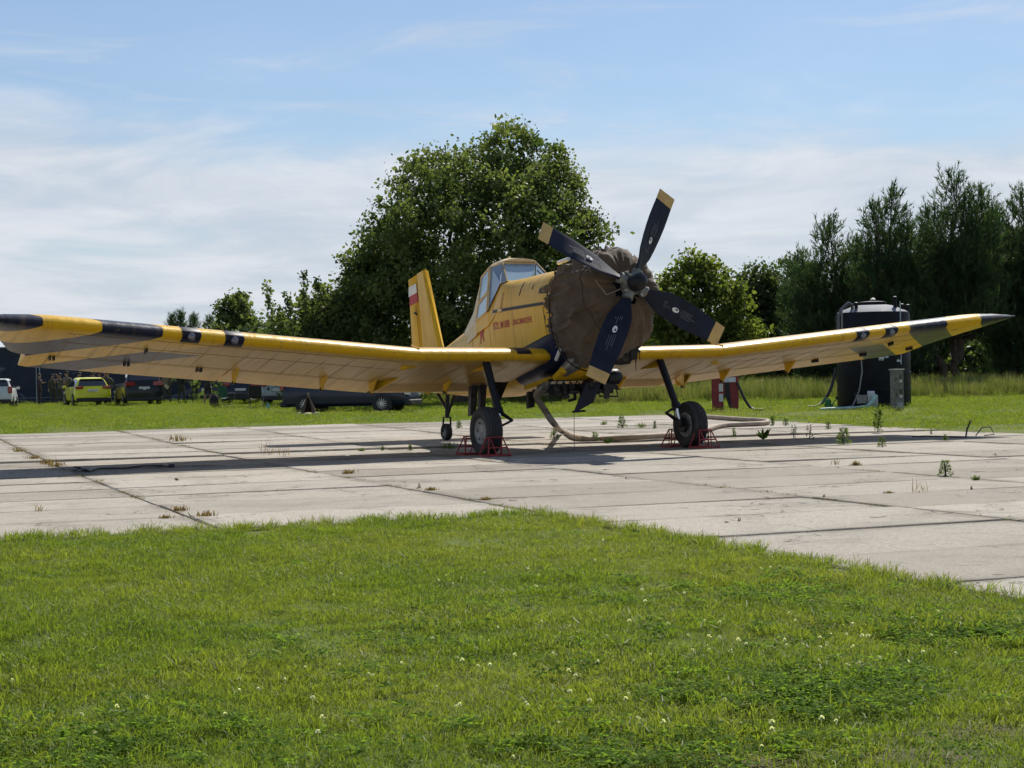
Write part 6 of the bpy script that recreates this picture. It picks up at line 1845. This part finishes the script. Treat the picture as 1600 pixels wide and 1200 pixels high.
def on_tank(a, z, w_, h_, nm='sticker', mat=STICK):
    mb = MB()
    cols = [a + w_ / TR * (i / 4 - 0.5) for i in range(5)]
    ring = lambda zz, r: [Vector((r * math.sin(t), -r * math.cos(t), zz)) for t in cols]
    mb.rings([ring(z - h_ / 2, TR + 0.004), ring(z + h_ / 2, TR + 0.004)], False, False, False)
    mb.obj(nm, mat, tank)
on_tank(0.0, 1.54, 0.15, 0.22); on_tank(0.145, 1.58, 0.13, 0.16, 'sticker', pbr('bluish_sticker', (0.36, 0.46, 0.52), 0.6, scale=30)); on_tank(0.38, 1.72, 0.15, 0.10); on_tank(0.54, 1.42, 0.19, 0.08); on_tank(0.03, 1.77, 0.14, 0.07)
mb = MB(); mb.tube([(-0.62, -1.15, 1.62), (-0.60, -1.18, 1.1), (-0.72, -1.25, 0.5), (-0.95, -1.40, 0.06), (-1.2, -1.6, 0.03)], 0.022, 8); mb.obj('grey_hose', pbr('grey_hose', (0.22, 0.22, 0.22), 0.6), tank, smooth=40)
mb = MB(); mb.lathe([(0.08, 0), (0.10, 0.02), (0.10, 0.10), (0.05, 0.12)], (-0.6, -0.8, 0), (-0.66, -0.93, 0.30), 14); mb.box((-0.78, -1.05, 0.42), (0.05, 0.05, 0.12)); mb.obj('outlet_valve', DARKMETAL, tank, smooth=40)
# pump box with the pale green hose
q = px2w(1358, 637, 50.8)
pb = empty('pump_box', (q.x, 50.8, gz(q.x, 50.8)), (0, 0, -0.1), label='small white pump box standing at the foot of the black tank', cat='pump')
mb = MB(); mb.box((0.10, 0, 0.20), (0.30, 0.30, 0.40)); mb.obj('housing', pbr('white_plastic', (0.50, 0.51, 0.49), 0.55, var=0.15), pb, bevel=0.02)
mb = MB(); mb.box((-0.20, 0.02, 0.26), (0.28, 0.26, 0.22)); mb.box((-0.20, 0.02, 0.385), (0.34, 0.30, 0.03)); mb.obj('motor', pbr('grey_motor', (0.26, 0.26, 0.25), 0.5), pb, bevel=0.01)
mb = MB(); mb.lathe([(0.09, -0.1), (0.09, 0.1)], (1, 0, 0), (0.06, -0.02, 0.43), 14); mb.obj('filter', STICK, pb, smooth=40)
gh = []
for px, py, Y in ((1368, 618, 50.5), (1364, 626, 50.35), (1355, 635, 50.2), (1335, 637.5, 50.0), (1312, 638, 49.8), (1296, 640.5, 49.6), (1281, 643, 49.4)):
    w_ = px2w(px, py, Y); gh.append((w_.x, w_.y, max(w_.z, gz(w_.x, w_.y) + 0.04)))
mb = MB(); mb.tube(gh, [0.06, 0.055, 0.05, 0.045, 0.042, 0.04, 0.03], 10); o = mb.obj('delivery_hose', pbr('pale_green_hose', (0.33, 0.50, 0.44), 0.5), None, smooth=50)
tag(o, 'pale green hose lying on the grass in front of the black tank', 'hose')
q = px2w(1294, 638, 51.2)
wc = empty('watering_can', (q.x, 51.2, gz(q.x, 51.2)), (0, 0, 0.1), label='small green watering can on the grass left of the black tank', cat='watering can')
GRN = pbr('green_plastic', (0.012, 0.16, 0.035), 0.45)
mb = MB(); mb.lathe([(0.10, 0), (0.105, 0.02), (0.095, 0.26), (0.06, 0.28)], (0, 0, 1), (0, 0, 0), 16); mb.obj('can_body', GRN, wc, smooth=40)
mb = MB(); mb.tube([(0.09, 0, 0.06), (0.20, 0, 0.22), (0.27, 0, 0.30)], [0.025, 0.018, 0.016], 8); mb.obj('spout', GRN, wc, smooth=40)
mb = MB(); mb.lathe([(0.03, 0), (0.065, 0.05), (0.05, 0.06)], (0.7, 0, 0.6), (0.25, 0, 0.29), 14); mb.obj('rose', PLASTIC, wc, smooth=40)
mb = MB(); mb.tube([(-0.09, 0, 0.08), (-0.17, 0, 0.2), (-0.10, 0, 0.33), (0.04, 0, 0.29)], 0.013, 8); mb.obj('handle', GRN, wc, smooth=40)
# grey meter cabinet
q = px2w(1402, 640, 49.0)
mc = empty('meter_cabinet', (q.x, 49.0, gz(q.x, 49)), (0, 0, 0.28), label='slim grey meter cabinet standing in front of the black tank', cat='cabinet')
CABM = pbr('weathered_grey_cabinet', (0.17, 0.16, 0.145), 0.7, var=0.4, scale=8, bump=0.2)
mb = MB(); mb.box((0, 0, 0.57), (0.30, 0.26, 1.14)); mb.obj('housing', CABM, mc, bevel=0.012)
mb = MB(); mb.box((0, 0, 1.155), (0.35, 0.31, 0.035)); mb.obj('roof', pbr('cabinet_roof', (0.34, 0.33, 0.31), 0.6), mc, bevel=0.008)
for z, h_ in ((0.90, 0.40), (0.46, 0.40)):
    mb = MB(); mb.box((0.0, -0.137, z), (0.26, 0.014, h_)); d_ = mb.obj('door', CABM, mc, bevel=0.004)
    mb = MB(); mb.box((0.05, -0.147, z + 0.06), (0.10, 0.008, 0.14)); mb.obj('meter_window', CARGLASS, d_)
    mb = MB(); mb.box((-0.10, -0.149, z - 0.02), (0.02, 0.02, 0.07)); mb.obj('handle', DARKMETAL, d_)
    mb = MB(); mb.box((0.05, -0.147, z - 0.08), (0.08, 0.006, 0.08)); mb.obj('notice', STICK, d_)
mb = MB(); mb.box((0.02, -0.139, 0.14), (0.20, 0.012, 0.16)); mb.obj('base_panel', pbr('pale_base_panel', (0.30, 0.31, 0.31), 0.6), mc, bevel=0.004)
# red fuel pump
q = px2w(1134, 643, 50.5)
fp = empty('fuel_pump', (q.x, 50.5, gz(q.x, 50.5)), (0, 0, -0.12), label='dark red fuel pump cabinet with white panels behind the right main wheel', cat='fuel pump')
REDM = pbr('fuel_pump_red', (0.20, 0.014, 0.020), 0.5, var=0.25, scale=6)
mb = MB(); mb.prism([(-0.40, 0, 0), (-0.06, 0, 0), (-0.06, 0, 0.34), (0.0, 0, 0.52), (0.0, 0, 1.45), (-0.42, 0, 1.45)], (0, 0.42, 0)); mb.obj('left_column', REDM, fp, bevel=0.012)
mb = MB(); mb.prism([(0.14, 0, 0), (0.38, 0, 0), (0.41, 0, 1.45), (0.0, 0, 1.45), (0.06, 0, 0.9)], (0, 0.42, 0)); mb.obj('right_column', REDM, fp, bevel=0.012)
mb = MB(); mb.prism([(-0.02, -0.012, 0.50), (0.13, -0.012, 0.02), (0.17, -0.012, 0.02), (0.12, -0.012, 0.86), (-0.02, -0.012, 0.86)], (0, 0.03, 0)); mb.obj('gap_plate', pbr('near_black_plate', (0.018, 0.012, 0.014), 0.7), fp)  # flat near-black plate across the gap between the columns
mb = MB(); mb.box((0.08, -0.02, 0.93), (0.46, 0.05, 0.15)); mb.obj('fascia', pbr('pale_fascia', (0.52, 0.54, 0.58), 0.5), fp, bevel=0.006)
mb = MB(); mb.box((0.0, 0.21, 1.48), (0.92, 0.50, 0.06)); mb.obj('roof', REDM, fp, bevel=0.01)
for z in (0.70, 0.40):
    mb = MB(); mb.box((-0.13, -0.006, z), (0.125, 0.010, 0.23)); mb.obj('notice_plate', STICK, fp)
mb = MB(); mb.box((-0.02, -0.02, 0.45), (0.05, 0.06, 0.10)); mb.tube([(-0.02, -0.05, 0.45), (0.04, -0.08, 0.38)], 0.014, 6); mb.obj('nozzle', PLASTIC, fp)
def hose_px(pts, r, mat, name, label):
    P_ = []
    for px, py, Y in pts:
        w_ = px2w(px, py, Y); P_.append((w_.x, w_.y, max(w_.z, gz(w_.x, w_.y) + r)))
    # smooth the path
    S = []
    for i in range(len(P_) - 1):
        p0, p1, p2, p3 = [Vector(P_[min(max(k, 0), len(P_) - 1)]) for k in (i - 1, i, i + 1, i + 2)]
        for t in (0, 0.25, 0.5, 0.75):
            S.append(0.5 * ((2 * p1) + (p2 - p0) * t + (2 * p0 - 5 * p1 + 4 * p2 - p3) * t * t + (3 * p1 - p0 - 3 * p2 + p3) * t ** 3))
    S.append(Vector(P_[-1]))
    mb = MB(); mb.tube(S, r, 10)
    return tag(mb.obj(name, mat, None, smooth=50), label, 'hose')
BLKH = pbr('black_hose', (0.012, 0.012, 0.013), 0.5)
hose_px([(1152, 598, 50.35), (1157, 610, 50.3), (1165, 626, 50.2), (1173, 637, 50.1), (1181, 641, 50.0), (1192, 641, 50.0)], 0.04, BLKH, 'fuel_hose', 'black hose hanging from the red fuel pump to the grass')
hose_px([(1306, 575, 52.4), (1303, 590, 52.4), (1297, 610, 52.3), (1287, 626, 52.2), (1276, 635, 52.0), (1262, 636, 52.0)], 0.045, BLKH, 'filling_hose', 'black hose hanging down left of the black tank')

# ------------------------------------------------------------------ loading hose on the concrete
BEIGE = pbr('beige_loading_hose', (0.30, 0.235, 0.17), 0.7, var=0.2, scale=5)
def build_hose():
    P_ = []
    a = AIR_M @ B(-0.45, -0.62, 1.06)
    P_.append(a)
    for px, py, Y in ((838, 618, 28.2), (852, 642, 28.4), (864, 660, 28.6)):
        P_.append(px2w(px, py, Y))
    r = 0.055
    d0 = {}
    for px, py in ((878, 674), (903, 684), (938, 686), (985, 683.5), (1040, 680), (1085, 676), (1106, 671), (1126, 665), (1160, 663), (1192, 661.5), (1200, 658), (1188, 656.5), (1160, 655), (1130, 653), (1098, 650.5)):
        z = 0.0
        for _ in range(6):
            v0 = px2w(px, py, 10.0); d = v0 - EYE
            t = (z + r - EYE.z) / d.z
            w_ = EYE + d * t
            z = top(w_.x, w_.y)
        P_.append(w_)
    S = []
    P_ = [Vector(p) for p in P_]
    for i in range(len(P_) - 1):
        p0, p1, p2, p3 = [P_[min(max(k, 0), len(P_) - 1)] for k in (i - 1, i, i + 1, i + 2)]
        for t in (0, 0.25, 0.5, 0.75):
            S.append(0.5 * ((2 * p1) + (p2 - p0) * t + (2 * p0 - 5 * p1 + 4 * p2 - p3) * t * t + (3 * p1 - p0 - 3 * p2 + p3) * t ** 3))
    S.append(P_[-1])
    S = [Vector((p.x, p.y, max(p.z, top(p.x, p.y) + r))) for p in S]
    mb = MB(); mb.tube(S, r, 12)
    o = mb.obj('loading_hose', BEIGE, None, smooth=50)
    tag(o, 'long beige hose running from the aircraft belly across the concrete', 'hose')
    mb = MB(); mb.tube([S[0] + (S[0] - S[1]).normalized() * 0.10, S[0], S[1]], 0.068, 12); mb.obj('coupling', GREYMETAL, o, smooth=40)
build_hose()
def on_slab(px, py):
    z = 0.0
    for _ in range(6):
        d = px2w(px, py, 10.0) - EYE
        w_ = EYE + d * ((z - EYE.z) / d.z); z = top(w_.x, w_.y)
    return w_
# black cable tangle in the shadow of the left wing
pts = [on_slab(*q) for q in ((268, 731), (255, 730), (225, 731.5), (195, 733), (175, 734), (155, 736), (140, 738), (122, 737), (110, 734), (118, 731), (135, 734), (128, 739), (112, 738), (126, 733), (145, 740))]
mb = MB(); mb.tube([p + Vector((0, 0, 0.012 + 0.012 * (i % 3))) for i, p in enumerate(pts)], 0.012, 7)
cb = mb.obj('cable', BLKH, None, smooth=50)
mb = MB(); mb.box(pts[0] + Vector((0, 0, 0.03)), (0.09, 0.05, 0.05), (0, 0, 0.4)); mb.obj('plug', PLASTIC, cb, bevel=0.01)
tag(cb, 'black cable lying tangled in the shadow of the left wing', 'cable')
p = on_slab(1509, 683)
mb = MB(); mb.tube([p, p + Vector((0.03, 0.02, 0.14)), p + Vector((0.10, 0.02, 0.30))], 0.016, 7)
mb.tube([p, p + Vector((-0.4, -0.05, 0.02)), p + Vector((-1.0, -0.1, 0.03))], 0.012, 6)
mb.tube([p + Vector((0.18, 0, 0.02)), p + Vector((0.30, 0, 0.17)), p + Vector((0.45, 0, 0.18)), p + Vector((0.52, 0, 0.04)), p + Vector((0.35, 0.05, 0.02))], 0.010, 6)
tag(mb.obj('bent_stake', DARKMETAL, None, smooth=40), 'bent dark metal stake and wire beside the shadow of the right wing tip', 'stake')

# ------------------------------------------------------------------ weeds in the joints
WGREEN = leafmat('weed_leaf', (0.075, 0.125, 0.026), (0.15, 0.19, 0.045), 0.45)
WDARK = leafmat('dark_weed_leaf', (0.025, 0.050, 0.018), (0.055, 0.085, 0.028), 0.3)
WDRY = leafmat('dry_weed', (0.16, 0.095, 0.045), (0.34, 0.24, 0.12), 0.3)
def weed(px, py, hpx, kind, label, seed, group=None):
    p = on_slab(px, py)
    Y = p.y
    h = hpx * Y / PXF
    g = np.random.default_rng(seed)
    mat = {'bush': WGREEN, 'tall': WGREEN, 'dock': WDARK, 'sprig': WDARK, 'dry': WDRY, 'stems': WDRY, 'grass': WGREEN}[kind]
    n = {'bush': 260, 'tall': 170, 'dock': 16, 'sprig': 60, 'dry': 70, 'stems': 16, 'grass': 60}[kind]
    V, T = [], []
    def leaf(a, d, L_, W_, t):
        d = d / np.linalg.norm(d); s_ = np.cross(d, g.normal(0, 1, 3)); s_ /= np.linalg.norm(s_)
        V.extend([a, a + d * L_ * 0.5 + s_ * W_, a + d * L_, a + d * L_ * 0.5 - s_ * W_]); T.append(t)
    for i in range(n):
        a = g.random() * 6.283
        if kind in ('bush', 'tall', 'sprig'):
            wd = {'bush': 0.42, 'tall': 0.16, 'sprig': 0.22}[kind] * h
            z = h * g.random() ** 0.9
            r_ = wd * (1.05 - 0.75 * z / h) * math.sqrt(g.random())
            leaf(np.array([r_ * math.cos(a), r_ * math.sin(a), z]), np.array([math.cos(a), math.sin(a), g.uniform(-0.1, 1.0)]), h * g.uniform(0.10, 0.22), h * 0.035, g.random())
        elif kind == 'dock':
            leaf(np.array([0, 0, 0.0]), np.array([math.cos(a), math.sin(a), g.uniform(0.5, 1.8)]), h * g.uniform(0.7, 1.15), h * 0.15, g.random())
        else:
            sp_ = {'dry': 0.9, 'stems': 0.5, 'grass': 0.5}[kind] * h
            o_ = np.array([g.normal(0, sp_ * 0.6), g.normal(0, sp_ * 0.3), 0])
            leaf(o_, np.array([g.normal(0, 0.35), g.normal(0, 0.35), 1.0]), h * g.uniform(0.35, 1.1), 0.006 if kind != 'stems' else 0.004, g.random())
    root = empty('weed', (p.x, p.y, p.z - 0.01), label=label, cat='weed', group=group or 'weeds growing in the joints of the concrete')
    quads_object('leaves', np.array(V), np.array(T), mat, root)
    mb = MB()
    for k in range({'bush': 6, 'tall': 5, 'sprig': 3}.get(kind, 1)):
        mb.tube([(g.normal(0, 0.01), 0, 0), (g.normal(0, 0.10 * h), g.normal(0, 0.08 * h), h * g.uniform(0.7, 1.0) if kind in ('bush', 'tall', 'sprig') else h * 0.2)], [0.006, 0.002], 5)
    mb.obj('stem', mat, root)
WEEDS = [
 (1318, 694, 26, 'bush', 'bushy light green weed in the shadow of the right wing'),
 (1372, 674, 36, 'tall', 'tall thin light green weed behind the shadow of the right wing'),
 (1378, 698, 16, 'bush', 'low green weed at the front edge of the right wing shadow'),
 (1477, 744, 26, 'bush', 'dark green leafy weed standing alone on the right of the concrete'),
 (1192, 686, 20, 'dock', 'dark broad leaved dock right of the far main wheel'),
 (1241, 685, 22, 'sprig', 'left one of two thin dark sprigs right of the dock'),
 (1265, 687, 24, 'sprig', 'right one of two thin dark sprigs right of the dock'),
 (1294, 670, 12, 'bush', 'small round green weed behind the two thin sprigs'),
 (1228, 665, 12, 'bush', 'small green weed near the far end of the beige hose'),
 (1207, 665, 16, 'tall', 'thin upright weed at the bend of the beige hose'),
 (1147, 682, 14, 'tall', 'light green weed just right of the far red chock'),
 (1477, 688, 10, 'bush', 'low green weed in the thin shadow of the wing tip'),
 (1455, 678, 9, 'sprig', 'dark creeping weed in the thin shadow of the wing tip'),
 (950, 692, 14, 'dock', 'small dark broad leaved weed in front of the beige hose'),
 (930, 691, 16, 'bush', 'light green weed growing against the beige hose'),
 (866, 685, 16, 'bush', 'light green weed below the hanging pump blade'),
 (972, 668, 18, 'bush', 'bright green weed behind the beige hose'),
 (1002, 668, 11, 'grass', 'low grassy weed right of the bright green one behind the hose'),
 (943, 664, 9, 'grass', 'low grassy weed left of the bright green one behind the hose'),
 (1023, 669, 12, 'tall', 'thin green weed left of the far gear leg'),
 (717, 669, 12, 'bush', 'light green weed between the tail wheel and the near main wheel'),
 (702, 702, 17, 'grass', 'tufted weed in the shadow left of the near main wheel'),
 (641, 703, 10, 'bush', 'rightmost small weed on the raised edge left of the near wheel'),
 (598, 704, 8, 'bush', 'middle small weed on the raised edge left of the near wheel'),
 (565, 705, 7, 'grass', 'leftmost small weed on the raised edge left of the near wheel'),
 (277, 751, 7, 'dock', 'small two leaved weed below the left wing shadow'),
 (64, 799, 16, 'stems', 'wispy dry weed on the slab at the far left'),
 (72, 725, 12, 'dry', 'clump of dry brown grass in the joint at the edge of the left wing shadow'),
 (88, 729, 14, 'dry', 'darker brown clump beside the left wing shadow'),
 (30, 706, 10, 'dry', 'dry brown tuft in the joint at the far left'),
 (52, 717, 9, 'dry', 'pale dry tuft between the brown tufts at the far left'),
 (278, 690, 15, 'dry', 'dry brown tuft in the joint behind the left wing shadow'),
 (281, 798, 12, 'dry', 'dark brown clump at the crossing of joints left of the lawn corner'),
 (322, 808, 14, 'dry', 'reddish dry grass in the joint near the lawn'),
 (258, 810, 9, 'dry', 'thin dry grass left of the reddish tuft near the lawn'),
 (420, 712, 34, 'stems', 'tall dry stalks rising out of the left wing shadow'),
 (445, 714, 30, 'stems', 'second group of dry stalks in the left wing shadow'),
 (545, 740, 10, 'dry', 'small dry tuft in the joint below the left wing shadow'),
 (655, 762, 8, 'sprig', 'left one of two small sprigs in the middle joint'),
 (675, 766, 8, 'dry', 'rusty tuft right of the sprig in the middle joint'),
 (760, 781, 8, 'dry', 'brown tuft in the joint right behind the lawn'),
 (1435, 770, 26, 'stems', 'wispy stalks curving up from a joint on the right'),
 (1390, 771, 6, 'dry', 'low brown tuft left of the wispy stalks on the right'),
 (1518, 765, 8, 'sprig', 'small dark sprig right of the wispy stalks'),
 (1288, 777, 6, 'sprig', 'small sprig in the joint left of the wispy stalks'),
 (1305, 726, 14, 'stems', 'pale dry grass in the joint on the right'),
 (1339, 727, 9, 'dry', 'dark seed head at the end of the pale dry grass'),
 (1525, 750, 10, 'grass', 'low grass in the joint right of the leafy weed'),
 (1555, 712, 6, 'stems', 'faint dry tuft near the right edge of the concrete'),
 (1155, 815, 9, 'sprig', 'small upright sprig in the joint close to the lawn'),
 (1135, 817, 5, 'grass', 'low green tuft left of the upright sprig close to the lawn'),
 (947, 735, 4, 'dry', 'tiny brown tuft in the joint in front of the aircraft shadow'),
 (978, 748, 4, 'sprig', 'tiny sprig on the slab in front of the aircraft shadow'),
]
for i, (px, py, h_, kd, lab) in enumerate(WEEDS): weed(px, py, h_, kd, lab, 300 + i)
def joint_litter():
    """dry bits and short grass caught in the joints"""
    r = random.Random(8)
    V, F, T = [], [], []
    mats = [WDRY]
    tufts = [tuft('joint_tuft', 400 + k, 26, 0.10, 0.008, 0.035, 0.006, [WDRY, WDRY, MEADOW][k], 1.2) for k in range(3)]
    P_ = []
    for ci in range(-3, 7):
        u = 2.8 + SLAB_L * ci
        for k in range(330):
            w = 4 + 38 * r.random()
            if mnoise.noise(Vector((u, w * 0.6, 0))) < -0.05: continue
            x, y = xy(u + r.gauss(0, 0.025), w)
            if on_apron(*uw(x, y)): P_.append((x, y, top(x, y) - 0.012, r.uniform(0.3, 0.9)))
    scatter('joint_grass', P_, tufts, 'dry grass and litter caught in the joints of the concrete', 'grass')
joint_litter()
